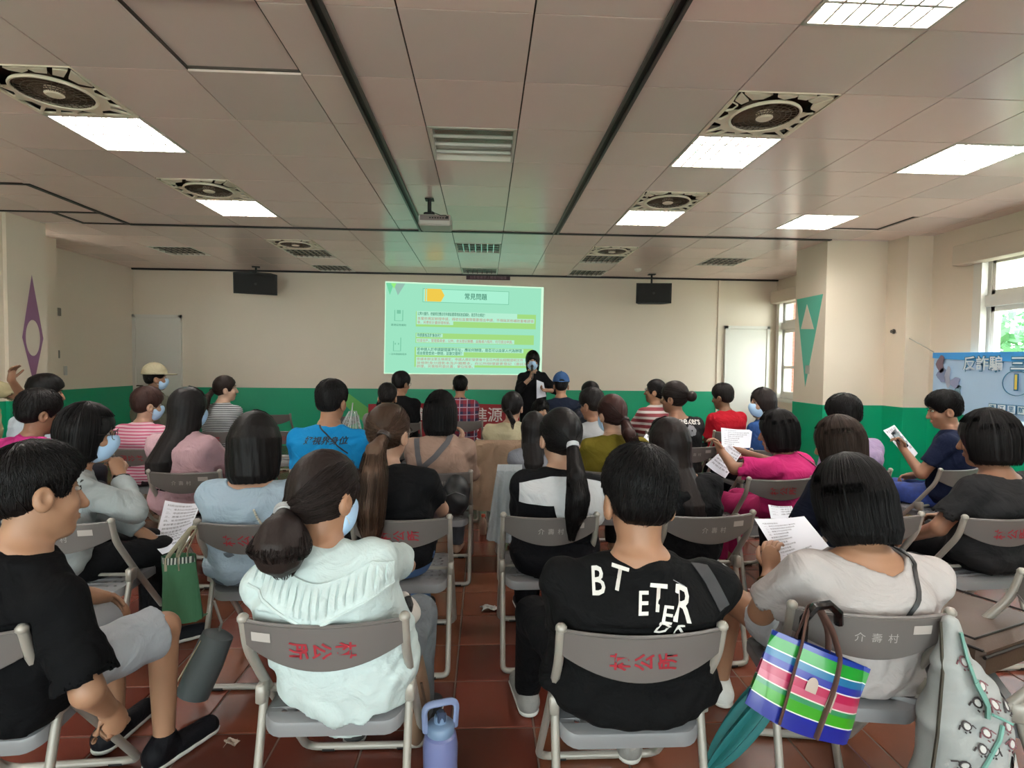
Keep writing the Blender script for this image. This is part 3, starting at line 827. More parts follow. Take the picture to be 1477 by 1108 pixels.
ARMS = {  # wrist x (outwards), y, z, elbow pole (outwards, y, z), finger curl
    'lap': (.06, .20, .615, (.5, -.5, -.7), .9), 'knee': (.11, .33, .575, (.7, -.3, -.5), .5), 'seat': (.235, .02, .47, (.6, -.8, -.1), 1.2),
    'hold': (.07, .30, .73, (.8, -.3, -.6), 1.1), 'out': (.12, .25, .62, (1, -.5, -.1), .8), 'cross': (-.06, .17, .68, (.9, -.4, -.5), .9)}
def hand(W, d, nrm, side, curl, sc=1.0):
    """palm prim list and five finger paths: W wrist, d forearm direction, nrm palm normal"""
    d = d/np.linalg.norm(d); nrm = nrm-d*(nrm@d); nrm /= np.linalg.norm(nrm)+1e-9; lat = np.cross(d, nrm)
    R = np.stack([lat, d, nrm], 1)
    palm = ell(W+d*.045*sc, (.039*sc, .052*sc, .017*sc), R)
    paths = []; rad = []
    th = side
    for i, (off, ln) in enumerate(((-.028, .066), (-.010, .077), (.010, .074), (.028, .058))):
        off = off*th; p = W+(d*.078+lat*off-nrm*.001)*sc; pts = [W+(d*.05+lat*off*.7)*sc, p]; a = .15
        for q, fr in enumerate((.42, .33, .25)):
            a += curl*(.55, .75, .5)[q]; p = p+(d*math.cos(a)+nrm*math.sin(a)+lat*off*.6)*ln*fr*sc; pts.append(p)
        paths.append(pts); rad.append([.010*sc, .0098*sc, .009*sc, .008*sc, .0062*sc])
    p = W+(d*.02-lat*.03*th)*sc; pts = [W+(d*.015-lat*.012*th)*sc, p]; a = .5
    for q, fr in enumerate((.034, .03, .024)):
        dirv = d*math.cos(.75-.2*curl*q)-lat*th*math.sin(.75-.35*curl*q)*(1-.25*q)+nrm*(.3+.25*curl*q); dirv /= np.linalg.norm(dirv); p = p+dirv*fr*sc; pts.append(p)
    paths.append(pts); rad.append([.013*sc, .012*sc, .011*sc, .0095*sc, .007*sc])
    return palm, paths, rad, R
PEOPLE = {}
def box_sdf(lo, hi):
    lo = np.array(lo, float); hi = np.array(hi, float); c = (lo+hi)/2; h = (hi-lo)/2
    def f(x, y, z):
        qx, qy, qz = np.abs(x-c[0])-h[0], np.abs(y-c[1])-h[1], np.abs(z-c[2])-h[2]
        return np.sqrt(np.maximum(qx, 0)**2+np.maximum(qy, 0)**2+np.maximum(qz, 0)**2)+np.minimum(np.maximum(qx, np.maximum(qy, qz)), 0)
    return f, lo, hi
def person(key, label, pos, yaw=0, ztop=1.22, w=.2, fat=1.0, lean=2, roll=0, head=(0, 4, 0), hs=.96, arms=('lap', 'lap'), top=None, bottom=None, hair=None,
           skin=SK1, lod=2, face=False, legs=(.1, .1), dx=0, dy=0, stand=False, shoes=None, mask=False, glasses=False, neck=.05, ear=True, hipz=.505, cyaw=None, cpos=None, group='seated audience'):
    """pos: floor point under the chair's backrest (seated) or under the feet (standing); everything in a local frame facing +y"""
    rz = math.radians(yaw); top = top or {}; bottom = bottom or {}; hair = hair or {}
    c, s = math.cos(rz), math.sin(rz); oy = 0 if stand else .262
    origin = (pos[0]-s*(oy+dy)+c*dx, pos[1]+c*(oy+dy)+s*dx, 0)
    rng = np.random.default_rng(sum(map(ord, key)))
    # the chair, seen from the person's frame: cloth and body stay in front of the backrest and above the seat
    cp = cpos or pos; cy = math.radians(yaw if cyaw is None else cyaw); cc, cs = math.cos(cy), math.sin(cy); co = (cp[0]-cs*.262, cp[1]+cc*.262)
    ox, oy_ = origin[0]-co[0], origin[1]-co[1]; dth = rz-cy; dc, ds = math.cos(dth), math.sin(dth)
    tx, ty = cc*ox+cs*oy_, -cs*ox+cc*oy_
    def to_ch(x, y): return dc*x-ds*y+tx, ds*x+dc*y+ty
    def clear(S, gap=.0):
        if stand: return S
        def back(x, y, z):
            X_, Y_ = to_ch(x, y); bow = -.262-.035*(1-np.minimum(1, (np.abs(X_)/.208)**2))
            yb = bow+.012+(.755-z)*.12+gap; yb = np.where(z > .765, yb-(z-.765)*2.5, np.where(z < .60, yb-(.60-z)*.9, yb)); return np.where(np.abs(X_) < .24, yb-Y_, -1.0)
        S.clip(back)
        f, lo, hi = box_sdf((-.212, -.192, .385), (.212, .21, .436+gap))
        def seatf(x, y, z): X_, Y_ = to_ch(x, y); return -f(X_, Y_, z)
        S.clip(seatf); return S
    step = {3: .0085, 2: .0105, 1: .0125, 0: .015}[lod]; fstep = {3: .0056, 2: .006, 1: .0068, 0: .0085}[lod]
    hip = np.array([0, -.075, hipz]) if not stand else np.array([0, 0, hipz])
    R = rotm(0, lean, roll); Rh = rotm(*head)
    ht = hair.get('lift', .016)
    zt = lambda Lt: hip[2]+R[2, 2]*(Lt+.02)+(Rh @ np.array([0, .022, .125*hs]))[2]+.118*hs+ht
    Lt = float(np.clip(.5+(ztop-zt(.5))/R[2, 2], .34, .64))
    NB = hip+R @ np.array([0, .0, Lt]); hc = NB+R @ np.array([0, .004, .02])+Rh @ np.array([0, .022, .125*hs])
    sc = min(1.08, max(.72, Lt/.5))
    # ---- torso profile
    us = np.array([-.075, -.02, .05, .17, .3, .42, .66, .80, .89, .95, 1.0, 1.06]); uz = us*Lt; uz[0] = -.075; uz[1] = -.02
    A = w*np.array([.60, .80, .84, .80, .74, .74, .82, .80, .62, .42, .29, .25]); B = fat*np.array([.08, .112, .118, .115, .104, .104, .114, .104, .084, .066, .052, .045])
    A = A*np.array([1]*2+[.5+.5*fat]*4+[1]*6)
    YO = np.array([0, 0, 0, .005, .004, -.006, -.022, -.022, -.016, -.008, 0, .006])
    body = SDF(); body.add(loft(hip, R, uz, A, B, YO), .01)
    shw = w-.048; S = [hip+R @ np.array([q*shw, -.016, Lt*.845]) for q in (-1, 1)]
    for q in (0, 1): body.add(cone(hip+R @ np.array([0, -.012, Lt*.93]), S[q], .046, .05), .05)
    nd = Rh @ np.array([0, -.012, -.04]); body.add(cone(NB-R @ np.array([0, .006, .05]), hc+nd*hs, neck*1.08, neck*.96), .035)
    # ---- arms
    W = []; E_ = []; D_ = []; fing = []; HR = []
    for q, a in enumerate(arms):
        sd = (-1, 1)[q]
        if isinstance(a, str): a = ARMS[a]
        if a[0] == 'w':                                   # wrist given as a point of the room
            g = np.array(a[1])-np.array(origin); a = (sd*(c*g[0]+s*g[1]), -s*g[0]+c*g[1], g[2]) + tuple(a[2:])
        wx, wy, wz, pole, curl = a[:5]; 
        wr = np.array([sd*wx, wy, wz]); el, wr = ik(S[q], wr, .275*sc**.5, .235*sc**.5, (sd*pole[0], pole[1], pole[2]))
        body.add(cone(S[q], el, .047*fat**.5, .037*fat**.5), .03).add(cone(el, wr, .0375*fat**.5, .0255), .012)
        d = (wr-el)/np.linalg.norm(wr-el); hd = d if len(a) < 6 else np.array([sd*a[5][0], a[5][1], a[5][2]], float); nr = np.array([-sd*.5, .1, -.8]) if len(a) < 7 else np.array([sd*a[6][0], a[6][1], a[6][2]], float)
        pm, pth, rad, hr = hand(wr, hd, nr, sd, curl, .93); body.add(pm, .018).add(cone(wr, wr+hd/np.linalg.norm(hd)*.03, .0245, .024), .012); fing.append((pth, rad)); W.append(wr); E_.append(el); D_.append(hd/np.linalg.norm(hd)); HR.append(hr)
    # ---- legs
    K = []; AN = []; H_ = []
    for q in (0, 1):
        sd = (-1, 1)[q]; lg = legs[q]
        h = hip+np.array([sd*.088, .02, -.005])
        if stand:
            k = np.array([sd*.085, .02, hipz*.54]); an = np.array([sd*.09, -.02, .085]); toe = an+np.array([sd*.03, .15, -.05])
        else:
            kx, ky, ay = (lg, .355, .36) if not isinstance(lg, tuple) else lg; k = np.array([sd*kx, ky, .49]); an = np.array([sd*kx, ay, .085]); toe = an+np.array([sd*.03, .15, -.05])
        body.add(cone(h, k, .08*fat**.5, .053), .04).add(cone(k, an, .052, .034), .02).add(cone(an+np.array([0, -.02, -.035]), toe, .034, .028), .02)
        H_.append(h); K.append(k); AN.append(an)
    # ---- head
    def hp(x, y, z): return hc+Rh @ (np.array([x, y, z])*hs)
    def he(ce, r): return ell(hp(*ce), np.array(r)*hs, Rh)
    def hcone(a, b, ra, rb): return cone(hp(*a), hp(*b), ra*hs, rb*hs)
    body.add(he((0, -.006, .032), (.073, .09, .088)), .015).add(he((0, .022, -.035), (.060, .066, .075)), .03).add(hcone((0, .045, -.07), (0, .062, -.092), .034, .022), .03)
    body.add(hcone((0, .084, .012), (0, .103, -.03), .009, .0135), .014)
    if ear and hair.get('style', 'short') not in ('bob', 'long'):
        for sd in (-1, 1): body.add(he((sd*.082, -.004, -.014), (.013, .023, .034)), .008).sub(he((sd*.093, .0, -.01), (.008, .010, .018)), .006)
    if face:
        for sd in (-1, 1): body.sub(he((sd*.031, .094, .012), (.017, .012, .010)), .012)
        body.add(he((0, .083, -.062), (.024, .011, .0105)), .008)
        for sd in (-1, 1): body.add(he((sd*.036, .062, -.028), (.026, .022, .022)), .02)
    clear(body, .004); lo, hi = body.bounds(); hlo, hhi = hc-.125*hs, hc+.135*hs
    V, Q = body.mesh(step, (hlo, hhi, fstep if (face or lod > 1) else step*.75))
    parts = [(V, Q)]
    for pth, rad in fing:
        v, q_ = tubes_np(np.array(pth), np.array(rad), 6); parts.append((v, q_))
        for p_, r_ in zip(pth, rad):
            b = MB().ball(p_[-1], r_[-1]*1.02, 6); parts.append((np.array(b.v), np.array(b.f)))
    V, Q = merge(*parts)
    me = np_mesh('person', V, Q, skin_mat(skin)); o = link('person', me, None, origin, (0, 0, rz)); tag(o, label, 'person', group)
    X = dict(o=o, hip=hip, R=R, Rh=Rh, NB=NB, hc=hc, hs=hs, S=S, E=E_, W=W, D=D_, HR=HR, K=K, AN=AN, Lt=Lt, w=w, hp=hp, body=body, origin=origin, rz=rz, lod=lod)
    PEOPLE[key] = X
    # ---- trousers / skirt
    pc = bottom.get('c', '#1c1c20'); ln = bottom.get('len', 1.0); off = bottom.get('off', .012)
    pa = SDF(); m_ = uz <= .24*Lt
    pa.add(loft(hip, R, np.append(uz[m_], .26*Lt), np.append(A[m_], A[m_][-1])+off, np.append(B[m_], B[m_][-1])+off, np.append(YO[m_], YO[m_][-1])), .01)
    for q in (0, 1):
        h, k, an = H_[q], K[q], AN[q]; fl = bottom.get('flare', 0)
        if ln >= .55: pa.add(cone(h, k, .082*fat**.5+off, .056+off), .04); e = k+(an-k)*min(1, (ln-.5)*2); pa.add(plane_cut(cone(k, k+(an-k)*1.0, .055+off, .042+off+fl), e, an-k), .02)
        else: e = h+(k-h)*(ln*2); pa.add(plane_cut(cone(h, k, .084*fat**.5+off, .066+off+fl), e, k-h), .04)
    pm_ = bottom.get('m') or cloth(pc, .8)
    ph = rng.uniform(0, 6, 4)
    if lod >= 2: pa.disp(lambda x, y, z: .0025*np.sin(60*y+25*z+ph[0]+2*np.sin(20*x+ph[1])))
    clear(pa, .002); v, q_ = pa.mesh(step*1.1); link('trousers' if ln > .55 else 'shorts', np_mesh('trousers', v, q_, pm_), o)
    # ---- shirt
    tc = top.get('c', '#777777'); to = top.get('off', .013); sl = top.get('sleeve', .62); hem = top.get('hem', -.06); fold = top.get('fold', .004)*1.5; loose = top.get('loose', 0)
    sh = SDF(); At = A+to+loose*.4; Bt = B+to+loose*.3
    At[2:6] = np.maximum(At[2:6], w*.80+to+loose); uzt = uz.copy(); uzt[0] = hem
    uzt = np.maximum.accumulate(uzt+np.arange(len(uzt))*1e-5); keep = uzt >= hem
    n_top = top.get('neckz', 1.0)
    uzt = np.minimum(uzt, n_top*Lt+np.arange(len(uzt))*1e-5)
    sh.add(loft(hip, R, uzt, At, Bt, YO), .01)
    sr = top.get('sr', .061)
    for q in (0, 1):
        sh.add(cone(hip+R @ np.array([0, -.012, Lt*.92]), S[q], .05+to*.5, .047+to), .05)
        if sl <= 0: continue
        a, b, w_ = S[q], E_[q], W[q]; f5 = fat**.5
        if sl <= 1.0:
            e = a+(b-a)*sl; sh.add(plane_cut(cone(a, a+(b-a)*1.15, .046*f5+to, max(.043*f5+to, sr)), e, b-a), .035)
            ax = (b-a)/np.linalg.norm(b-a); sh.sub(cone(e-ax*.004, e+ax*.06, max(.038*f5+to, sr)-.009, sr), .004)
        else:
            sh.add(cone(a, b, .05*f5+to, .042*f5+to), .03); e = b+(w_-b)*min(1, sl-1); sh.add(plane_cut(cone(b, b+(w_-b)*1.05, .042*f5+to, .03+to), e, w_-b), .02)
            if top.get('cuff'): ax = (w_-b)/np.linalg.norm(w_-b); sh.add(cone(e-ax*.03, e-ax*.005, .034+to, .034+to), .006)
    if top.get('neck') == 'wide': sh.sub(ell(NB+R @ np.array([0, .0, .01]), (.105, .10, .055+top.get('deep', 0)), R), .008)
    if top.get('neck') == 'v': sh.sub(ell(NB+R @ np.array([0, .0, .015]), (.085, .085, .05), R), .008)
    if top.get('collar'):
        for i in range(14):
            t0, t1 = 2*PI*i/14, 2*PI*(i+1)/14; f = lambda t: NB+R @ np.array([.066*math.cos(t), -.002+.064*math.sin(t), -.012-.012*math.sin(t)])
            sh.add(cone(f(t0), f(t1), .013, .013), .008)
    if top.get('hood'): sh.add(ell(NB+R @ np.array([0, -.095, -.045]), (.12, .05, .075), R), .03).add(ell(NB+R @ np.array([0, -.03, -.01]), (.115, .09, .04), R), .03); sh.sub(ell(NB+R @ np.array([0, .0, .03]), (.066, .07, .06), R), .01)
    p6 = rng.uniform(0, 6.28, 8)
    def folds(x, y, z):
        a = np.sin(34*x+19*z+p6[0]+2.2*np.sin(13*z+p6[1])+1.3*np.sin(11*x+p6[2])); b = np.sin(-26*x+41*z+15*y+p6[3]+2*np.sin(17*x+p6[4])); e = np.sin(70*x+30*y-22*z+p6[5]+2.4*np.sin(23*z+p6[6]))
        g = .5+.5*np.sin(9*x+8*z+p6[7]); return fold*(.55*a*g+.55*b*(1-g)+.3*e*b)
    if lod >= 1 and fold: sh.disp(folds)
    clear(sh); mm = top.get('m') or cloth(tc); v, q_ = sh.mesh(step if lod < 3 else .0075); so = link(top.get('name', 'shirt'), np_mesh('shirt', v, q_, mm), o)
    if top.get('label'): so['label'] = top['label']
    X['shirt'] = sh; X['shirt_o'] = so
    # ---- shoes
    if shoes:
        for q in (0, 1):
            an = AN[q]; su = SDF().add(cone(an+np.array([0, -.035, -.045]), an+np.array([(-1, 1)[q]*.035, .165, -.052]), .042, .038), .02).add(cone(an+np.array([0, -.03, -.03]), an+np.array([0, .0, .0]), .045, .043), .02)
            su.clip(lambda x, y, z: .004-z+0*x+0*y); v, q_ = su.mesh(.009); so_ = link('shoe', np_mesh('shoe', v, q_, cloth(shoes, .6)), o)
            so2 = SDF().add(cone(an+np.array([0, -.035, -.055]), an+np.array([(-1, 1)[q]*.035, .165, -.055]), .046, .042), .02); so2.clip(lambda x, y, z: np.maximum(.002-z, z-.026)+0*x+0*y); v, q_ = so2.mesh(.009)
            link('sole', np_mesh('sole', v, q_, mat('shoe sole pale', '#d8d4cc', .6)), so_)
    # ---- hair, mask, glasses, face
    make_hair(X, rng, **hair)
    if mask: make_mask(X)
    if glasses: make_glasses(X)
    if face: make_face(X, mask)
    return X
def head_obj(X, name, V, Q, m, parent=None): return link(name, np_mesh(name, V, Q, m), parent or X['o'])
def make_hair(X, rng, style='short', c=BLK, lift=.016, L=.13, bangs=0, tie=None, tail=None, vol=1.0, part_gray=0, nape=-.05, tiec='#1a1a1a', brow=True, front=True):
    hs, hp, Rh, hc = X['hs'], X['hp'], X['Rh'], X['hc']; lod = X['lod']
    def he(ce, r): return ell(hp(*ce), np.array(r)*hs, Rh)
    def hcn(a, b, ra, rb): return cone(hp(*a), hp(*b), ra*hs, rb*hs)
    H = SDF(); o = lift*.8
    def loc(x, y, z):
        px, py, pz = x-hc[0], y-hc[1], z-hc[2]
        return ((Rh[0, 0]*px+Rh[1, 0]*py+Rh[2, 0]*pz)/hs, (Rh[0, 1]*px+Rh[1, 1]*py+Rh[2, 1]*pz)/hs, (Rh[0, 2]*px+Rh[1, 2]*py+Rh[2, 2]*pz)/hs)
    base_r = (.0745+o*.85*vol, .0915+o*vol, .0895+o*1.1)
    H.add(he((0, -.008, .032), base_r) if style != 'short' else he((0, -.006, .045), (base_r[0]*.99, base_r[1], base_r[2]*.9)), .01)
    if style == 'short':
        H.add(he((0, -.002, .068), (.069+o*.8, .085+o*.8, .062+o)), .03); H.add(he((0, -.042, -.005), (.064+o*.5, .052+o*.6, .055)), .02)
        H.clip(lambda x, y, z: (lambda l: (nape-l[2])*hs-.25*np.maximum(0, -l[1]-.02)*0)(loc(x, y, z)))
    elif style in ('bob', 'long'):
        bw = {'bob': (.088, .092), 'long': (.083, .085)}[style]
        Rl = Rh if style == 'bob' else np.array(rotm(math.degrees(math.atan2(-Rh[0, 1], Rh[1, 1])), 0, 0))
        H.add(loft(hc, Rl, np.array([-L, -L*.8, -L*.3, .03, .06])*hs, np.array([bw[0]*.78, bw[0]*.98, bw[0]*1.05, bw[0], bw[0]*.8])*hs*vol, np.array([bw[1]*.78, bw[1]*.96, bw[1]*1.0, bw[1], bw[1]*.8])*hs*vol, (np.array([-.02, -.016, -.014, -.012, -.01]) if style == 'bob' else np.array([-.055-.32*L, -.05-.28*L, -.03, -.012, -.01]))*hs, 2.1), .03)
    elif style == 'pony':
        t = tie or (0, -.105, -.01); H.add(hcn((t[0]*.5, -.07, t[2]*.6), (t[0], t[1]+.012, t[2]), .05, .022), .03)
    elif style == 'bun':
        t = tie or (0, -.12, .03)
    # leave the face, ears open
    if style in ('short',):
        H.sub(he((0, .128, -.032+bangs*-.03), (.088, .098, .088)), .012)
        for sd in (-1, 1): H.sub(he((sd*.104, .012, -.03), (.044, .042, .062)), .01)
    elif style in ('bob', 'long'):
        H.sub(he((0, .135, -.045-bangs*.035), (.074, .105, .105)), .015)
        H.sub(he((0, .06, -.17), (.062, .075, .10)), .015)
    else:
        H.sub(he((0, .122, -.03-bangs*.03), (.088, .098, .09)), .012)
        for sd in (-1, 1): H.sub(he((sd*.088, .016, -.045), (.03, .034, .045)), .012)
        H.sub(he((0, .03, -.125), (.09, .13, .055)), .015)
    p = rng.uniform(0, 6.28, 5)
    def locks(x, y, z):
        a, b, e = loc(x, y, z); az = np.arctan2(b+.01, a+1e-6); return .0013*np.sin(23*az+p[0]+3*np.sin(9*e+p[1]))*np.clip((.1-e)*12, 0, 1)+.0009*np.sin(57*az+40*e+p[2])
    Hs = SDF(); Hs.ops = list(H.ops)
    if lod >= 1: H.disp(locks)
    st = {3: .0055, 2: .0068, 1: .0085, 0: .011}[lod]
    V, Q = H.mesh(st); parts = [(V, Q)]
    tails = []
    if style == 'pony':
        t = np.array(tie or (0, -.105, -.01)); pts = [hp(*t)]+[np.array(q[:3]) for q in tail]; rad = [.02]+[q[3] for q in tail]
        T = SDF()
        for a, b, ra, rb in zip(pts, pts[1:], rad, rad[1:]): T.add(cone(a, b, ra, rb), .02)
        if lod >= 1: T.disp(lambda x, y, z: .0014*np.sin(120*x+60*y+10*z+p[3]+2*np.sin(18*z+p[4])))
        parts.append(T.mesh(st)); tails = [(pts, rad)]
        d = (pts[1]-pts[0]); tor = MB(); d = Vector(d).normalized(); n1 = d.orthogonal(); n2 = d.cross(n1)
        for k in range(3 if lod >= 2 else 1):
            tor.tube([Vector(pts[0])+d*(.004+.007*(k-1))+(n1*math.cos(2*PI*i/16)+n2*math.sin(2*PI*i/16))*(.021) for i in range(16)], .0055, 6, closed=True)
        X['tie'] = tor.build('hair_tie', mat('hair tie '+tiec, tiec, .5), X['o'], True)
    if style == 'bun':
        T = SDF().add(ell(hp(*t), np.array((.042, .036, .042))*hs), .02).add(ell(hp(t[0], t[1]+.02, t[2]), np.array((.03, .03, .03))*hs), .02); parts.append(T.mesh(st))
    # loose strands over the surface
    n = {3: 1100, 2: 420, 1: 90, 0: 0}[lod]
    if n:
        Lk = 9; P = np.zeros((n, Lk, 3)); tt = np.linspace(0, 1, Lk)
        if style == 'short':
            n2 = n*2; d = rng.normal(size=(n2, 3)); d[:, 2] = np.abs(d[:, 2])*1.1-.35; d /= np.linalg.norm(d, axis=1, keepdims=True); d = d[(d[:, 1] < .75)]; n = len(d)
            p0 = np.array([0, -.01, .035])+d*np.array([.085, .102, .1]); wh = np.array([0.01, -.035, .14]); g = p0-wh; g -= d*(g*d).sum(1, keepdims=True); g /= np.linalg.norm(g, axis=1, keepdims=True)+1e-6
            g += rng.normal(size=g.shape)*.25; ln = rng.uniform(.02, .045, n); P = p0[:, None, :]+g[:, None, :]*(ln[:, None]*tt[None])[:, :, None]; lift_ = (rng.uniform(.001, .006, n)[:, None]*tt[None]**2)
            rad = np.linspace(.0016, .0004, Lk)[None]*np.ones((n, 1))
        elif style in ('bob', 'long'):
            ph = rng.uniform(0, 2*np.pi, n); th = np.deg2rad(4+(96*np.clip(tt*1.6, 0, 1)))[None]*np.ones((n, 1)); jit = rng.normal(size=n)*.06; phm = ph[:, None]+jit[:, None]*tt[None]
            P = np.stack([.09*np.sin(th)*np.cos(phm), -.01+.105*np.sin(th)*np.sin(phm), .032+.103*np.cos(th)], -1)
            dn = np.clip((tt-.62)/.38, 0, 1)[None]*(L+.02+rng.uniform(-.012, .012, n)[:, None]); P[:, :, 2] -= dn; lift_ = rng.uniform(.0012, .005, n)[:, None]*np.ones((1, Lk))
            rad = np.linspace(.0014, .0006, Lk)[None]*np.ones((n, 1))
        else:
            t = np.array(tie or (0, -.12, .03)); ph = rng.uniform(-.3, np.pi+.3, n); e0 = np.stack([.09*np.cos(ph), .03+.06*np.sin(ph)*rng.uniform(.2, 1, n), .03+.1*np.sin(ph)*rng.uniform(.3, 1, n)], -1)
            e0[n//2:, 1] = rng.uniform(-.08, .05, n-n//2); e0[n//2:, 2] = rng.uniform(-.07, .12, n-n//2); e0[n//2:, 0] = np.sign(rng.normal(size=n-n//2))*.09
            P = e0[:, None, :]*(1-tt)[None, :, None]+t[None, None, :]*tt[None, :, None]; lift_ = rng.uniform(.001, .0035, n)[:, None]*np.ones((1, Lk)); rad = np.linspace(.0012, .0012, Lk)[None]*np.ones((n, 1))
        Pw = hc+(P*hs) @ Rh.T; F = Pw.reshape(-1, 3); lift_f = (lift_ if style != 'short' else lift_).reshape(-1)
        for it in range(3):
            f0 = Hs.at(F); e = .002; G = np.stack([Hs.at(F+np.eye(3)[q]*e)-f0 for q in range(3)], 1)/e; G /= np.linalg.norm(G, axis=1, keepdims=True)+1e-6
            stepv = f0-.0006-lift_f
            if style in ('bob', 'long') : stepv = np.clip(stepv, -.03, .03)
            F = F-G*stepv[:, None]
        Pn = F.reshape(n, Lk, 3)
        lcl = (Pn-hc) @ Rh/hs; bad = (lcl[:, :, 1] > .06) & (lcl[:, :, 2] < .055)
        for k_ in range(1, Lk): bad[:, k_] |= bad[:, k_-1]; Pn[:, k_] = np.where(bad[:, k_][:, None], Pn[:, k_-1]+.0003, Pn[:, k_])
        ok = ~bad[:, 1] & (np.abs(Pn[:, 1:]-Pn[:, :-1]).max((1, 2)) < .06)
        parts.append(tubes_np(Pn[ok], rad[ok], 3))
    for pts, rad in tails:
        m = {3: 600, 2: 320, 1: 60, 0: 0}[lod]
        if not m: continue
        Lk = 14; pts = np.array(pts); sl = np.linspace(0, len(pts)-1, Lk); C = np.stack([np.interp(sl, range(len(pts)), pts[:, q]) for q in range(3)], 1); Rr = np.interp(sl, range(len(rad)), rad)
        ph = rng.uniform(0, 2*np.pi, m); rr = rng.uniform(1.0, 1.28, m); wv = rng.uniform(0, 6.28, m)
        off = np.stack([np.cos(ph), np.sin(ph), 0*ph], 1)[:, None, :]*(Rr[None]*rr[:, None])[:, :, None]
        wob = .003*np.sin(np.linspace(0, 9, Lk)[None]+wv[:, None]); P = C[None]+off; P[:, :, 0] += wob; P[:, -1, 2] += rng.uniform(-.045, -.015, m); P[:, -2, 2] -= .012; P[:, -1, :2] = P[:, -2, :2]*.5+C[-1][:2]*.5
        parts.append(tubes_np(P, np.linspace(.0013, .0006, Lk)[None]*np.ones((m, 1)), 3))
    V, Q = merge(*parts); X['hair'] = head_obj(X, 'hair', V, Q, hair_mat(c)); X['hairsdf'] = Hs
def make_mask(X, m=None):
    hs, hp, Rh = X['hs'], X['hp'], X['Rh']
    M = SDF().add(ell(hp(0, .03, -.045), np.array((.066, .078, .073))*hs, Rh), .01).add(ell(hp(0, .096, -.022), np.array((.026, .022, .03))*hs, Rh), .03)
    hc = X['hc']; M.clip(lambda x, y, z: (.022*hs-((x-hc[0])*Rh[0, 1]+(y-hc[1])*Rh[1, 1]+(z-hc[2])*Rh[2, 1])))
    M.clip(lambda x, y, z: ((x-hc[0])*Rh[0, 2]+(y-hc[1])*Rh[1, 2]+(z-hc[2])*Rh[2, 2])-.004*hs)
    V, Q = M.mesh(.0065); mo = head_obj(X, 'face_mask', V, Q, m or M_mask)
    lp = MB()
    for sd in (-1, 1):
        for z0 in (-.008, -.075): lp.tube([hp(sd*.055, .05, z0), hp(sd*.074, .02, z0*.7-.005), hp(sd*.082, -.012, -.012+z0*.3)], .0014, 4)
    lp.build('ear_loop', mat('ear loop white', '#e8e8e8', .7), mo)
def make_glasses(X, c='#241c1a'):
    hp = X['hp']; g = MB()
    for sd in (-1, 1):
        g.tube([hp(sd*(.034+.026*math.cos(a)), .103-.006*abs(math.cos(a)), .008+.02*math.sin(a)) for a in [2*PI*i/16 for i in range(16)]], .0016, 5, closed=True)
        g.tube([hp(sd*.06, .098, .012), hp(sd*.078, .06, .012), hp(sd*.08, -.005, .008)], .0016, 5)
    g.tube([hp(-.009, .106, .012), hp(0, .109, .014), hp(.009, .106, .012)], .0015, 5)
    g.build('glasses', mat('glasses frame', c, .35), X['o'], True)
def make_face(X, mask):
    hp, hs = X['hp'], X['hs']
    Rm = Matrix([list(r) for r in X['Rh']]).to_4x4()
    for sd in (-1, 1):
        e = MB().ball(hp(sd*.031, .078, .012), (.0125*hs, .009*hs, .0062*hs), 10, Rm); eo = e.build('eye', M_eye, X['o'], True)
        MB().ball(hp(sd*.031, .0855, .012), (.0052*hs, .0035*hs, .0055*hs), 8, Rm).build('iris', M_iris, eo, True)
        lid = MB().tube([hp(sd*(.031+q*.014), .087-.004*abs(q), .0185-.004*q*q) for q in (-1, -.5, 0, .5, 1)], .0016, 4); lid.build('eyelid', M_iris, X['o'])
        MB().tube([hp(sd*(.031+q*.018), .0905-.009*max(0, q), .033-.004*q*q) for q in (-1, -.5, 0, .5, 1)], [.0015, .0026, .0028, .0024, .001], 5).build('eyebrow', hair_mat(BLK), X['o'])
    if not mask:
        MB().tube([hp(q*.023, .092-.012*q*q, -.0585+.004*q*q) for q in (-1, -.6, -.2, .2, .6, 1)], [.001, .0035, .004, .004, .0035, .001], 6).tube([hp(q*.02, .091-.012*q*q, -.066+.003*q*q) for q in (-1, -.6, -.2, .2, .6, 1)], [.001, .004, .0048, .0048, .004, .001], 6).build('lips', M_lip, X['o'], True)
def to_world(X, P): return Matrix.Translation(X['origin']) @ Matrix.Rotation(X['rz'], 4, 'Z') @ Vector(P)
def trace(X, P, d=(0, 1, 0), sdf=None):
    """push points along d (local frame) until they touch the shirt"""
    S = sdf or X['shirt']; P = np.asarray(P, float).copy(); d = np.asarray(d, float); t = np.zeros(len(P))
    for _ in range(40): t += np.clip(S.at(P+d*t[:, None])*.7, -.02, .05)
    P = P+d*t[:, None]; hit = np.nonzero(np.abs(S.at(P)) < .006)[0]
    if len(hit) and len(hit) < len(P):                       # strays take the depth of the nearest point that landed
        for i in np.setdiff1d(np.arange(len(P)), hit): j = hit[np.argmin(((P[hit]-P[i])[:, [0, 2]]**2).sum(1))]; P[i] = P[j]
    return P
def on_back(X, me, lift=.003):
    """lay a flat mesh (x right, z up in the person's frame) onto the back of the shirt"""
    n = len(me.vertices); co = np.zeros(n*3); me.vertices.foreach_get('co', co); co = co.reshape(-1, 3); co[:, 1] = -.5
    co = trace(X, co); co[:, 1] -= lift; me.vertices.foreach_set('co', co.ravel()); me.update(); return me
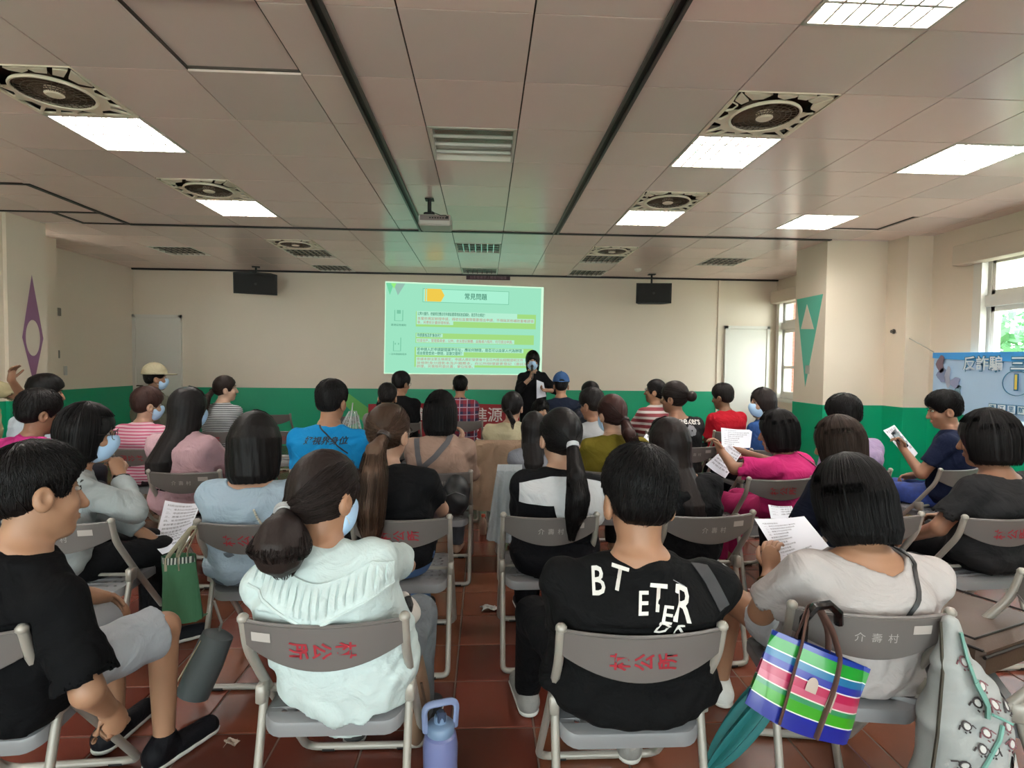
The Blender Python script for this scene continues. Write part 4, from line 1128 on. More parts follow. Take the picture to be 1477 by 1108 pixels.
def back_text(X, s, m, size, x, z, rot=0, sx=1.0, shear=0, name='lettering', bold=0, sub=1):
    me = text_mesh(s, 0, bold).copy(); sh = Matrix.Identity(4); sh[0][1] = shear
    if sub:
        bm = bmesh.new(); bm.from_mesh(me); bmesh.ops.triangulate(bm, faces=bm.faces); bm.to_mesh(me); bm.free()
    me.transform(Matrix.Translation((x, 0, z)) @ Matrix.Rotation(PI/2, 4, 'X') @ Matrix.Rotation(math.radians(rot), 4, 'Z') @ sh @ Matrix.Diagonal((size*sx, size, 1, 1)))
    me.materials.clear(); me.materials.append(m); return link(name, on_back(X, me), X['o'])
def strap(X, pts, width, m, name='strap', th=.004, n=24, d=(0, 1, 0), y0=-.5, parent=None):
    """a band lying on the shirt along a path of (x, z) points on the back"""
    P = np.array(pts, float); sl = np.linspace(0, len(P)-1, n+1); c = np.stack([np.interp(sl, range(len(P)), P[:, q]) for q in (0, 1)], 1)
    t = np.gradient(c, axis=0); t /= np.linalg.norm(t, axis=1, keepdims=True); nn = np.stack([-t[:, 1], t[:, 0]], 1)
    rows = [c+nn*width*q for q in (-.5, 0, .5)]; L = np.concatenate([np.stack([r[:, 0], np.full(n+1, y0), r[:, 1]], 1) for r in rows]); L = trace(X, L, d)
    lo = L.copy(); lo[:, 1] -= th*np.sign(d[1]); lo = lo.reshape(3, n+1, 3)
    return MB().sheet(lambda u, v: lo[int(round(u*2))][int(round(v*n))], 2, n, .003).build(name, m, parent or X['o'], True)
# ------------------------------------------------------------------ who sits where
def seat(x, y, rz, kind, label): return chair(x, y, math.radians(rz), kind, label)
C_blouse = cloth('#d2e0de', .75, .02)
# front row -----------------------------------------------------------
seat(-.43, 1.51, 0, 'redR', 'grey folding chair under the woman in the white ruffled blouse')
P1 = person('white_blouse', 'person in white ruffled blouse with low ponytail, on front-row chair', (-0.405, 1.510), -4, 1.185, w=.212, fat=1.05, lean=-9, roll=-13, head=(-26, 12, -5), hs=1.06, dy=-.005,
  arms=('lap', 'hold'), top=dict(m=C_blouse, sleeve=1.7, loose=.035, sr=.075, fold=.007, name='blouse', hem=-.14), bottom=dict(c='#6d7276'), mask=True, skin=SK1,
  hair=dict(style='pony', c=DBR, lift=.02, tie=(-.035, -.106, -.035), tail=[(-.145, -.25, .985, .05), (-.145, -.265, .95, .066), (-.14, -.262, .925, .056), (-.14, -.25, .905, .03)], tiec='#a9a6a6'), lod=3, shoes='#3a3a3a', legs=(.12, .12))
seat(.425, 1.43, 0, 'redL', 'grey folding chair under the man in the printed black T-shirt')
P2 = person('black_tee', 'person in black T-shirt with white brush print, short black hair, front row', (.425, 1.43), 0, 1.21, w=.262, fat=1.2, lean=-10, roll=2, head=(3, 8, 2), hs=1.13, dy=-.01, dx=.01,
  arms=((.10, .30, .58, (.9, -.5, -.2), .9), (.10, .30, .58, (.9, -.4, -.2), .9)), top=dict(c='#121213', loose=.025, sleeve=.85, sr=.08, fold=.006, hem=-.06), bottom=dict(c='#101012'), neck=.058, skin=SK1,
  hair=dict(style='short', lift=.024, vol=1.0, nape=-.05), lod=3, shoes='#8f8c88', legs=((.24, .40, .60), (.11, .36, .32)))
seat(1.12, 1.525, -8, 'white', 'grey folding chair under the woman in the white T-shirt reading')
P3 = person('white_tee', 'person in white T-shirt with black bob reading a sheet, on front-row chair', (1.12, 1.525), -4, 1.165, w=.232, fat=1.12, lean=-10, roll=2, head=(14, 20, 2), hs=1.14, dy=.02, dx=.06,
  arms=(('w', (1.041, 1.930, 0.717), (.6, -.3, -.8), .9, (-.1, .35, .9), (-.6, .6, .1)), 'lap'), top=dict(c='#c2bab7', loose=.02, sleeve=.8, sr=.075, fold=.008, neck='wide', hem=-.12), bottom=dict(c='#cfd3d8', len=.3, off=.003), skin=SK1,
  hair=dict(style='bob', lift=.02, L=.115, vol=1.06), lod=3, shoes='#e4e2dc', legs=((.2, .40, .50), (.12, .36, .38)))
seat(-1.40, 1.45, 4, 'redR', 'pale folding chair under the boy at the left edge')
P4 = person('boy', 'person in plain black T-shirt and grey shorts gripping his chair, at left edge', (-1.45, 1.46), -18, 1.205, w=.225, fat=1.05, lean=-1, roll=16, head=(-22, 5, -12), hs=1.08, dy=.0, cyaw=4, cpos=(-1.40, 1.45),
  arms=('knee', ('w', (-1.09, 1.645, .425), (.6, -.5, 0), 1.3, (.1, .35, -1), (-.9, .1, .1))), top=dict(c='#0e0e10', loose=.03, sleeve=.9, sr=.082, fold=.005), bottom=dict(c='#b9bec4', len=.46, flare=.02, off=.004), skin='#b08467',
  hair=dict(style='short', lift=.02, nape=-.05, bangs=-.7), lod=3, shoes='#17161a', face=True, neck=.056, legs=((.14, .38, .38), (.12, .36, .36)))
seat(1.75, 1.60, 62, '', 'folding chair turned sideways at the right edge, with a brown bag on it')
# second row ----------------------------------------------------------
seat(-.37, 2.5, 0, 'redL', 'grey folding chair under the woman with the long brown ponytail')
P5 = person('brown_pony', 'person in black T-shirt and jeans with long brown ponytail, second row', (-0.400, 2.500), 0, 1.255, w=.235, fat=1.1, lean=0, roll=-3, head=(-24, 4, 0), hs=1.12, dy=-.02, dx=-.05,
  arms=('lap', 'out'), top=dict(c='#151517', loose=.02, sleeve=.62, fold=.005, hem=-.03), bottom=dict(c='#4a6f9e', m=mat('denim', '#46699a', .8, var=.22, vscale=14, bump=.15, bscale=300)), skin=SK3, glasses=True,
  hair=dict(style='pony', c=BRN, lift=.018, tie=(.05, -.108, .0), tail=[(-.035, -.255, 1.06, .036), (-.035, -.29, .96, .052), (-.045, -.30, .82, .056), (-.045, -.30, .72, .045), (-.04, -.30, .66, .015)], tiec='#2a1d18'), lod=2, shoes='#262626')
seat(.31, 2.53, 0, 'white', 'grey folding chair under the woman with the white sailor collar')
P6 = person('sailor', 'person in black dress with wide white sailor collar and ponytail', (0.355, 2.530), 0, 1.235, w=.225, fat=1.05, lean=0, roll=3, head=(14, 8, 5), hs=1.14, dy=-.02,
  arms=('lap', 'lap'), top=dict(c='#141417', loose=.02, sleeve=.8, fold=.004, hem=-.1), bottom=dict(c='#121216', off=.03), skin=SK3,
  hair=dict(style='pony', c=BLK, lift=.022, tie=(.01, -.118, -.025), tail=[(.07, -.265, .94, .034), (.075, -.30, .85, .044), (.065, -.30, .77, .04), (.045, -.29, .69, .012)], tiec='#cfd0d4'), lod=2, shoes='#222226')
seat(-1.02, 2.44, 0, 'redL', 'grey folding chair with a green tote on its post, under the pale-blue top')
P7 = person('blue_bob', 'person in pale blue top with a thick black bob, second row left', (-1.02, 2.44), 0, 1.215, w=.225, fat=1.05, lean=0, head=(8, 8, 0), hs=1.16, dy=-.02, dx=-.05,
  arms=('lap', 'lap'), top=dict(c='#a9bccb', loose=.02, sleeve=1.8, fold=.005, neck='wide'), bottom=dict(c='#6d7680'), skin=SK3, hair=dict(style='bob', lift=.022, L=.15, vol=1.12), lod=2, shoes='#dddad4')
seat(-1.82, 2.45, 0, 'white', 'grey folding chair under the woman with glasses and grey jacket')
P8 = person('glasses_woman', 'person in pale grey jacket and glasses leaning chin on her watch hand', (-2.140, 2.500), -46, 1.245, w=.225, fat=1.05, lean=14, head=(-20, 6, 0), hs=1.13, cyaw=0,
  arms=(('w', (-1.681, 2.850, 0.559), (.3, -.6, -.9), .5), ('w', (-1.777, 2.780, 0.893), (.5, .9, -.9), 1.3, (-.5, -.1, 1), (-.9, -.3, 0))), top=dict(c='#aeb4b4', loose=.03, sleeve=1.85, fold=.007, collar=True, name='jacket'), bottom=dict(c='#141416'), skin=SK1,
  hair=dict(style='bob', c=BLK, lift=.018, L=.11, bangs=.2), face=True, glasses=True, mask=True, lod=2, shoes='#24262b')
seat(2.47, 2.48, 4, 'redL', 'grey folding chair under the woman in dark grey at the right edge')
P9 = person('dark_tee', 'person in dark grey T-shirt with a full black bob at right edge', (2.640, 2.500), 14, 1.245, w=.235, fat=1.1, lean=-2, head=(22, 6, 0), hs=1.16,
  arms=(('w', (2.291, 2.850, 0.539), (.7, -.6, -.4), .8), 'lap'), top=dict(c='#2b2a2b', loose=.025, sleeve=.75, sr=.075, fold=.006, neck='wide'), bottom=dict(c='#131214'), skin=SK2, hair=dict(style='bob', lift=.024, L=.10, vol=1.1, bangs=.3), lod=2, shoes='#1b1b1b', face=True)
seat(1.87, 2.52, 0, '', 'grey folding chair under the brown-haired woman in navy')
P10 = person('navy_brown', 'person in navy top with short brown hair behind the white T-shirt woman', (1.895, 2.550), 10, 1.20, w=.215, fat=1.0, lean=0, head=(20, 10, 0), hs=1.12,
  arms=(('w', (1.647, 2.950, 0.561), (.6, -.6, -.5), .8), 'lap'), top=dict(c='#171b2b', loose=.015, sleeve=.9, fold=.004), bottom=dict(c='#15161c'), skin=SK1, hair=dict(style='bob', c='#2c211b', lift=.02, L=.10, vol=1.05), lod=2)
seat(1.07, 2.54, 6, 'white', 'grey folding chair under the long-haired woman in black')
P11 = person('black_long', 'person in loose black top with long straight dark hair', (1.03, 2.56), 8, 1.185, w=.215, fat=1.05, lean=2, roll=-3, head=(16, 10, -4), hs=1.08,
  arms=('lap', 'lap'), top=dict(c='#131315', loose=.03, sleeve=.95, sr=.085, fold=.007, neck='wide'), bottom=dict(c='#101012'), skin=SK3, hair=dict(style='long', c='#1c1514', lift=.018, L=.30), lod=2, shoes='#2a2522')
seat(-2.62, 2.62, -6, '', 'grey folding chair at the far left edge under the phone user')
P12 = person('phone_person', 'person in faded pink shirt at left edge holding a phone', (-2.83, 2.66), -14, 1.23, w=.22, fat=1.1, lean=4, head=(-10, 12, 0), hs=1.06,
  arms=('lap', ('w', (-2.491, 3.000, 0.827), (.7, -.6, -.4), 1.1, (.3, .8, .4), (-.6, .2, .7))), top=dict(c='#b98a80', loose=.02, sleeve=.7, fold=.005), bottom=dict(c='#3a3f4a'), skin=SK2, hair=dict(style='short', lift=.018), lod=1)
# third row -----------------------------------------------------------
seat(-1.88, 3.56, 0, 'white', 'grey folding chair under the woman with long hair in pink')
P13 = person('pink_long', 'person in pale pink top with very long straight black hair', (-2.010, 3.560), -6, 1.275, w=.22, fat=1.02, lean=2, head=(-26, 4, 0), hs=1.1,
  arms=('lap', 'out'), top=dict(c='#c9a3ab', loose=.02, sleeve=1.85, fold=.006), bottom=dict(c='#2a2a30'), skin=SK3, mask=True, hair=dict(style='long', lift=.022, L=.36, vol=1.08), lod=2)
seat(-1.0, 3.56, 0, '', 'grey folding chair under the man in bright blue')
P14 = person('blue_man', 'person in bright blue T-shirt with dark lettering and short hair', (-1.04, 3.56), 0, 1.325, w=.25, fat=1.15, lean=2, head=(-16, 4, 0), hs=1.12,
  arms=('lap', ('w', (-0.882, 4.000, 0.730), (.9, -.4, -.4), .9)), top=dict(c='#1a8fcf', loose=.025, sleeve=.9, sr=.08, fold=.006), bottom=dict(c='#22252c'), skin=SK1, hair=dict(style='short', lift=.018, nape=-.055), lod=2, neck=.06)
seat(-.30, 3.56, 0, 'white', 'grey folding chair with a black backpack under the beige overalls woman')
P15 = person('beige', 'person in beige sweater and grey overall straps with black bob', (-.30, 3.56), 0, 1.265, w=.22, fat=1.05, lean=0, head=(-4, 6, 0), hs=1.12,
  arms=('hold', ('w', (-0.168, 3.950, 0.879), (.35, -.2, -.9), .7, (.2, .3, .9), (-.8, .3, 0))), top=dict(c='#a5897a', loose=.025, sleeve=1.75, fold=.007), bottom=dict(c='#4d4d52'), skin=SK3, hair=dict(style='bob', lift=.022, L=.135, vol=1.1), lod=2)
seat(.32, 3.60, 0, '', 'grey folding chair with a light grey jacket hung on it, under the child')
P16 = person('kid', 'person, a child with straight black hair and bare arms, behind the sailor collar', (0.350, 3.660), 0, 1.10, w=.165, fat=.85, lean=4, head=(-6, 6, 0), hs=.98,
  arms=('lap', 'lap'), top=dict(c='#8d8f99', loose=.015, sleeve=.15, fold=.003), bottom=dict(c='#4c5270'), skin=SK3, hair=dict(style='long', lift=.02, L=.27, vol=1.02), lod=2)
seat(.86, 3.58, -6, '', 'grey folding chair under the woman in mustard green')
P17 = person('mustard', 'person in mustard green top with dark red-brown tied hair and mask', (0.900, 3.580), 0, 1.25, w=.225, fat=1.05, lean=2, head=(26, 4, 0), hs=1.06,
  arms=('lap', 'lap'), top=dict(c='#6f6420', loose=.02, sleeve=.85, fold=.005), bottom=dict(c='#2c2c2e'), skin=SK3, mask=True, hair=dict(style='pony', c='#2a1714', lift=.02, tie=(.02, -.11, -.035), tail=[(.06, -.24, .99, .04), (.085, -.25, .93, .034), (.10, -.24, .88, .012)], tiec='#2a1714'), lod=2)
seat(1.86, 3.36, 6, 'redL', 'grey folding chair under the woman in the hot pink T-shirt')
P18 = person('pink_tee', 'person in hot pink T-shirt holding papers, black bob, right side', (2.120, 3.380), 34, 1.165, w=.235, fat=1.12, lean=6, head=(16, 8, 0), hs=1.12,
  arms=(('w', (1.643, 3.750, 0.866), (.9, .0, -.7), .9, (.2, .4, .8), (.6, .5, .2)), ('w', (1.897, 3.950, 0.825), (.8, -.5, -.6), .8)), top=dict(c='#c92f74', loose=.025, sleeve=.85, sr=.08, fold=.006), bottom=dict(c='#b52f68'), skin=SK2, face=True, hair=dict(style='bob', lift=.022, L=.11, vol=1.08), lod=2)
seat(2.56, 3.60, 8, '', 'grey folding chair under the woman in the lilac shirt')
P19 = person('lilac', 'person in lilac shirt with short black hair facing the green pillar', (2.640, 3.600), 10, 1.255, w=.215, fat=1.05, lean=2, head=(8, 10, -4), hs=1.1,
  arms=('lap', 'lap'), top=dict(c='#b5a0c4', loose=.02, sleeve=.8, fold=.004), bottom=dict(c='#3d3a46'), skin=SK3, hair=dict(style='short', lift=.024, nape=-.065), lod=2)
seat(3.34, 3.70, 18, '', 'beige-lit folding chair under the man in navy by the blue banner')
P20 = person('navy_man', 'person in navy T-shirt and printed blue shorts reading a phone and paper', (3.550, 3.720), 34, 1.285, w=.235, fat=1.12, lean=2, head=(32, 12, 0), hs=1.06,
  arms=(('w', (3.152, 4.000, 0.842), (.5, -.5, -.9), 1.1, (.1, .4, .9), (.6, .5, .3)), 'lap'), top=dict(c='#161d36', loose=.02, sleeve=.7, fold=.005), bottom=dict(c='#2a3f8a', len=.5, m=mat('blue printed shorts', '#26408f', .8, var=.7, vscale=30)), skin=SK2, face=True, hair=dict(style='short', lift=.018), lod=2)
seat(-2.86, 3.60, -4, '', 'grey folding chair under the hot pink shirt at left')
P21 = person('hot_pink', 'person in hot pink ruffled shirt with short black hair, left side', (-3.040, 3.600), -10, 1.245, w=.22, fat=1.05, lean=4, head=(-24, 8, 0), hs=1.16,
  arms=('lap', 'lap'), top=dict(c='#c93a86', loose=.02, sleeve=.8, fold=.006, hood=False), bottom=dict(c='#33333a'), skin=SK2, hair=dict(style='short', lift=.024, nape=-.075), lod=2)
# fourth row ----------------------------------------------------------
seat(-2.76, 4.5, -4, 'redR', 'grey folding chair under the pink striped shirt')
P22 = person('pink_stripe', 'person in pink and white striped shirt with reddish short hair and mask', (-2.845, 4.500), -10, 1.225, w=.215, fat=1.05, lean=2, head=(-34, 4, 0), hs=1.08,
  arms=('lap', 'lap'), top=dict(m=stripes_mat('pink stripes', '#c9567c', '#e3bfc8', 42, .55, 'Z'), loose=.015, sleeve=.8, fold=.004), bottom=dict(c='#3c3238'), skin=SK3, mask=True, face=True, hair=dict(style='short', c='#33201c', lift=.024, nape=-.06), lod=1)
seat(-3.42, 4.30, -6, '', 'grey folding chair behind the hot pink shirt, at left pillar')
P23 = person('black_white', 'person in white shirt with black hair in profile beside the left pillar', (-3.565, 4.340), -14, 1.325, w=.215, fat=1.05, lean=4, head=(-44, 4, 0), hs=1.1,
  arms=('lap', 'lap'), top=dict(c='#cfd6e2', loose=.02, sleeve=.8, fold=.004), bottom=dict(c='#33333a'), skin=SK2, face=True, hair=dict(style='short', lift=.022, nape=-.06), lod=1)
seat(.25, 4.82, 0, '', 'grey folding chair with a beige coat hung over it')
P24 = person('cream', 'person in cream blouse with black tied hair leaning to the girl', (.25, 4.82), 0, 1.20, w=.235, fat=1.1, lean=4, roll=-1, head=(-20, 12, 0), hs=1.1,
  arms=('lap', 'lap'), top=dict(c='#cfc6a5', loose=.025, sleeve=1.75, fold=.005, hem=-.02), bottom=dict(c='#7c6350'), skin=SK3, hair=dict(style='pony', lift=.02, tie=(.0, -.11, -.05), tail=[(0, -.24, .95, .022), (0, -.25, .92, .01)], tiec='#101010'), lod=1)
seat(-.26, 5.02, 0, '', 'empty grey folding chair on the aisle behind the plaid shirt')
seat(.97, 4.45, 0, 'white', 'grey folding chair under the white striped shirt with red collar')
P25 = person('spec', 'person in white lined shirt with red collar, glasses and black hair', (0.980, 4.450), 10, 1.25, w=.215, fat=1.05, lean=2, head=(32, 8, 0), hs=1.06,
  arms=('lap', 'lap'), top=dict(c='#b9bcbf', loose=.02, sleeve=.8, fold=.005), bottom=dict(c='#3b3d45'), skin=SK2, face=True, glasses=True, hair=dict(style='short', lift=.02), lod=1)
seat(1.81, 4.70, 4, 'white', 'grey folding chair under the dark printed tee with the hair bun')
P26 = person('bun', 'person in charcoal T-shirt with white script print and a low hair bun', (1.78, 4.70), 12, 1.315, w=.235, fat=1.12, lean=2, head=(36, 2, -3), hs=1.16,
  arms=('lap', 'lap'), top=dict(c='#262527', loose=.025, sleeve=.8, fold=.005, neck='wide'), bottom=dict(c='#26262a'), skin=SK2, face=True, hair=dict(style='bun', c='#1a1210', lift=.02, tie=(.01, -.135, .015)), lod=1)
seat(2.45, 4.55, 10, '', 'grey folding chair under the masked woman in blue')
P27 = person('mask_woman', 'person in blue shirt and blue mask with shoulder hair, turned to the front', (2.560, 4.550), 30, 1.27, w=.215, fat=1.05, lean=2, head=(62, 2, -3), hs=1.04,
  arms=(('w', (2.360, 4.750, 0.773), (.8, -.3, -.7), .8), 'lap'), top=dict(c='#2f4f86', loose=.02, sleeve=.8, fold=.005), bottom=dict(c='#22242c'), skin=SK3, face=True, mask=True, hair=dict(style='long', c='#1c1412', lift=.02, L=.17, vol=1.05), lod=1)
# fifth row and beyond ------------------------------------------------
seat(-3.70, 5.80, 0, '', 'grey folding chair in front of the white-capped man')
P28 = person('cap_man', 'person in olive jacket, cream baseball cap and mask by the left door', (-3.660, 6.050), -14, 1.385, w=.225, fat=1.1, lean=0, head=(-40, 0, 0), hs=1.08,
  arms=('lap', 'lap'), top=dict(c='#6a6a5c', loose=.03, sleeve=1.85, fold=.006, name='jacket', collar=True), bottom=dict(c='#2d2f33'), skin=SK2, face=True, mask=True, hair=dict(style='short', lift=.01), lod=1)
seat(-2.69, 5.61, 0, 'redR', 'grey folding chair under the black striped shirt')
P29 = person('stripe', 'person in black and white striped shirt smiling to the right, ponytail', (-2.720, 5.610), -12, 1.305, w=.205, fat=1.0, lean=2, head=(-50, 0, 3), hs=1.06,
  arms=('lap', 'lap'), top=dict(m=stripes_mat('black stripes', '#1e1f22', '#b5b8ba', 55, .62, 'Z', wob=.01), loose=.015, sleeve=1.8, fold=.003), bottom=dict(c='#26272b'), skin='#d8b198', face=True, hair=dict(style='pony', c='#241a16', lift=.016, tie=(.0, -.11, -.02), tail=[(-.03, -.26, 1.08, .035), (-.03, -.27, 1.0, .03), (-.03, -.27, .94, .01)], tiec='#1a1412'), lod=1)
seat(-2.0, 5.7, 0, 'redL', 'grey folding chair between the striped shirt and the blue T-shirt')
seat(-.96, 5.45, 0, '', 'grey folding chair with a clear umbrella, under the grey-shirted man')
P30 = person('gray_man', 'person in pale grey shirt with short black hair beside the clear umbrella', (-0.990, 5.470), 0, 1.235, w=.215, fat=1.05, lean=2, head=(0, 10, 0), hs=1.06,
  arms=('lap', 'lap'), top=dict(c='#8f8d88', loose=.02, sleeve=.8, fold=.004), bottom=dict(c='#2b2d33'), skin=SK1, hair=dict(style='short', lift=.02), lod=1)
seat(.52, 5.35, 0, '', 'grey folding chair that the girl looks over')
P31 = person('girl', 'person, a small girl with black fringe looking back over her chair', (.50, 5.75), 200, 1.09, w=.15, fat=.8, lean=0, head=(10, 6, -14), hs=.92, dy=-.1,
  arms=('lap', 'lap'), top=dict(c='#8d2a36', loose=.015, sleeve=.6, fold=.002), bottom=dict(c='#3a3a48'), skin=SK3, face=True, hair=dict(style='long', lift=.02, L=.16, bangs=.5), lod=1)
seat(1.94, 5.80, 4, '', 'grey folding chair under the red striped shirt')
P32 = person('red_stripe', 'person in white and dark red striped shirt with glasses, looking left', (1.960, 5.800), 20, 1.305, w=.235, fat=1.12, lean=2, head=(44, -4, 0), hs=1.06,
  arms=('out', 'lap'), top=dict(m=stripes_mat('dark red stripes', '#8a2f38', '#d9d2cc', 16, .42, 'Z'), loose=.025, sleeve=.85, fold=.004), bottom=dict(c='#26262a'), skin=SK1, face=True, glasses=True, hair=dict(style='pony', lift=.018, tie=(0, -.11, -.04), tail=[(0, -.2, 1.05, .02), (0, -.2, 1.0, .008)]), lod=1)
seat(2.68, 5.80, 0, '', 'grey folding chair under the bright red shirt')
P33 = person('red', 'person in bright red T-shirt with short dark hair near the right door', (2.720, 5.800), 14, 1.255, w=.225, fat=1.08, lean=2, head=(26, 6, 0), hs=1.12,
  arms=('lap', 'lap'), top=dict(c='#b81d2c', loose=.02, sleeve=.85, fold=.004), bottom=dict(c='#2c2c30'), skin='#8f6a50', face=True, hair=dict(style='short', c='#171312', lift=.02, nape=-.055), lod=1)
seat(3.14, 5.75, 0, '', 'grey folding chair holding a maroon backpack')
seat(.90, 6.25, 0, '', 'grey folding chair under the man in the blue cap')
P34 = person('blue_cap', 'person in navy sweatshirt and blue baseball cap seen from behind', (.90, 6.25), 0, 1.33, w=.24, fat=1.1, lean=2, head=(-4, 4, 0), hs=1.02,
  arms=('lap', 'lap'), top=dict(c='#1d2436', loose=.025, sleeve=1.8, fold=.005), bottom=dict(c='#26282e'), skin=SK1, hair=dict(style='short', lift=.012, nape=-.06), lod=1)
seat(-.24, 6.76, 0, '', 'grey folding chair under the plaid shirt')
P35 = person('plaid', 'person in red and navy plaid shirt with short black hair', (-0.305, 6.740), 0, 1.295, w=.225, fat=1.05, lean=2, head=(-4, 4, 0), hs=1.04,
  arms=('lap', 'lap'), top=dict(m=stripes_mat('plaid', '#9c2338', '#232a52', 11, .5, 'P', c3='#c9b9c8'), loose=.025, sleeve=1.8, fold=.004), bottom=dict(c='#2b2d33'), skin=SK1, hair=dict(style='short', lift=.018), lod=1)
seat(-.96, 6.5, 0, '', 'grey folding chair under the man in black near the screen')
P36 = person('black_man', 'person in black T-shirt with spiky black hair near the projected slide', (-1.050, 6.500), -8, 1.345, w=.245, fat=1.1, lean=2, head=(-30, 4, 0), hs=1.06,
  arms=('lap', 'lap'), top=dict(c='#141416', loose=.025, sleeve=.85, fold=.004), bottom=dict(c='#2b2d33'), skin=SK1, face=True, glasses=True, hair=dict(style='short', lift=.026), lod=1)
seat(-2.78, 7.45, 0, '', 'empty grey folding chair against the green wall, nearer the left door')
seat(-1.85, 7.27, 0, 'white', 'empty grey folding chair right of the man in bright blue')
P37 = person('back_head', 'person with dark hair half hidden behind the glasses wearer, dark top', (1.20, 5.75), 8, 1.265, w=.2, fat=1.0, lean=2, head=(20, 6, 0), hs=1.0,
  arms=('lap', 'lap'), top=dict(c='#2a2c33', loose=.02, sleeve=.8, fold=.002), bottom=dict(c='#26282e'), skin=SK1, hair=dict(style='short', lift=.02), lod=0)
seat(1.22, 5.72, 4, '', 'grey folding chair hidden behind the glasses wearer')
# the speaker and the helper -----------------------------------------
P38 = person('speaker', 'person standing at the screen in black vest and mask, with microphone and paper', (.66, 7.60), 178, 1.64, w=.19, fat=.9, lean=0, head=(-4, 4, 0), hs=1.05, stand=True, hipz=.88,
  arms=((.19, .16, 1.10, (.9, -.5, -.5), .9, (-1, .4, .15), (0, .5, .8)), (.03, .20, 1.27, (.9, -.2, -.8), 1.2, (-.15, .2, 1), (-.7, .5, .1))), top=dict(c='#131315', loose=.03, sleeve=1.5, fold=.006, hem=-.12, name='vest'), bottom=dict(c='#121214'), skin=SK3, face=True, mask=True, hair=dict(style='long', lift=.022, L=.15, bangs=.5), lod=1, group='standing people', shoes='#1a1a1a')
P39 = person('helper', 'person standing in pale yellow robe at the left edge with raised hand', (-4.04, 4.50), -110, 1.62, w=.2, fat=1.05, lean=0, head=(0, 0, 0), hs=1.02, stand=True, hipz=.86,
  arms=(('w', (-3.777, 4.620, 1.282), (.9, -.2, -.9), .5, (0, .2, 1), (.3, .9, 0)), (.12, .05, .85, (.8, -.6, -.2), .6)), top=dict(c='#c3b38c', loose=.05, sleeve=.8, fold=.006, hem=-.3, name='robe'), bottom=dict(c='#b9aa86', off=.05), skin=SK2, hair=dict(style='short', lift=.02), lod=1, group='standing people')
# ------------------------------------------------------------------ print and trimmings on clothes
M_print = mat('white brush print', '#c9c5c0', .7); M_ink = mat('dark lettering', '#15222e', .7); M_prn2 = mat('grey print', '#8d8c92', .7)
PB = PEOPLE
for s_, sz, x, z, r, sx in (('B', .085, -.07, .865, 6, .8), ('T', .075, -.015, .875, -12, 1.0), ('E', .07, .04, .825, -2, .9), ('T', .085, .082, .835, -4, .9), ('E', .06, .10, .80, -6, 1.0), ('R', .11, .145, .82, -8, .8), ('D', .05, .09, .765, -10, 1.1), ('R', .05, .135, .762, 4, 1.1)):
    back_text(PB['black_tee'], s_, M_print, sz, x-.055, z, r, sx, .2, 'back_print', .012)
back_text(PB['black_tee'], '/', M_prn2, .05, .095, .865, 70, .5, 0, 'back_print')
strap(PB['black_tee'], [(.125, .985), (.15, .93), (.19, .86), (.215, .80)], .034, mat('charcoal webbing', '#303033', .7), 'shoulder_strap', d=(0, 1, 0))
back_text(PB['blue_man'], '好視界身位', M_ink, .05, .02, .94, 0, 1.1, .15, 'lettering', .02)
strap(PB['blue_man'], [(-.13, 1.13), (-.03, 1.02), (.08, .93), (.16, .86)], .008, mat('thin dark cord', '#16202c', .7), 'cord', .004)
back_text(PB['bun'], 'Sunrise', M_print, .085, .02, 1.03, -4, 1.0, .25, 'lettering', .015); back_text(PB['bun'], 'Seekers', M_print, .085, .045, .965, -4, 1.0, .25, 'lettering', .015)
fl = MB()
for q in range(7): a = 2*PI*q/7; fl.prism([(.045+.028*math.cos(a)+.022*math.cos(b), .885+.028*math.sin(a)+.022*math.sin(b)) for b in [2*PI*i/9 for i in range(9)]], -.01+.0004*q, .0, 'y')
me = fl.mesh('flower_print'); me.materials.append(M_prn2); link('flower_print', on_back(PB['bun'], me), PB['bun']['o'])
strap(PB['beige'], [(-.14, 1.03), (-.145, .95), (-.13, .86), (-.11, .78)], .035, mat('grey strap cloth', '#57565a', .8), 'overall_strap'); strap(PB['beige'], [(.10, 1.02), (.06, .93), (-.02, .84), (-.09, .78)], .035, mat('grey strap cloth', '#57565a', .8), 'overall_strap')
strap(PB['white_tee'], [(.10, .93), (.115, .86), (.085, .78), (.04, .72)], .011, mat('black strap', '#1a1a1c', .5), 'bag_strap', .006)
strap(PB['pink_tee'], [(.05, .93), (.07, .87), (.08, .82), (.08, .78)], .02, mat('plum strap', '#6d1a3c', .6), 'bag_strap', .005)
# collar of the ruffled blouse
def blouse_collar(X):
    NBz = X['NB'][2]; n, m = 96, 14
    def zy(x): return NBz+.005-.055*max(0, 1-(x/.15)**2)-.25*max(0, abs(x)-.13)
    def zv(x): return NBz-.165+.52*abs(x)-.2*x*x
    xs = np.linspace(-.2, .2, n+1); P = []
    for x in xs:
        x0 = X['NB'][0]*.6+x; a, b = zy(x), min(zv(x), zy(x)-.012)
        for j in range(m+1): P.append((x0, -.5, a+(b-a)*j/m))
    P = trace(X, P).reshape(n+1, m+1, 3)
    for i in range(n+1):
        ruf = .0045*math.sin(i*1.15)+.0028*math.sin(i*2.3+1)
        for j in range(m+1):
            v = j/m; P[i, j, 1] -= .004+.008*v+ruf*math.sin(PI*min(1, v*1.1))**.7
    mb = MB(); mb.sheet(lambda u, v: P[int(round(u*n)), int(round(v*m))], n, m, .003)
    co = mb.build('ruffle_collar', C_blouse, X['o'], True)
    pp_ = MB().tube([P[i, m]-np.array([0, .003, 0]) for i in range(0, n+1, 3)], .0055, 6).tube([P[i, 0]-np.array([0, .002, 0]) for i in range(0, n+1, 3)], .003, 6); pp_.build('piping', C_blouse, co, True)
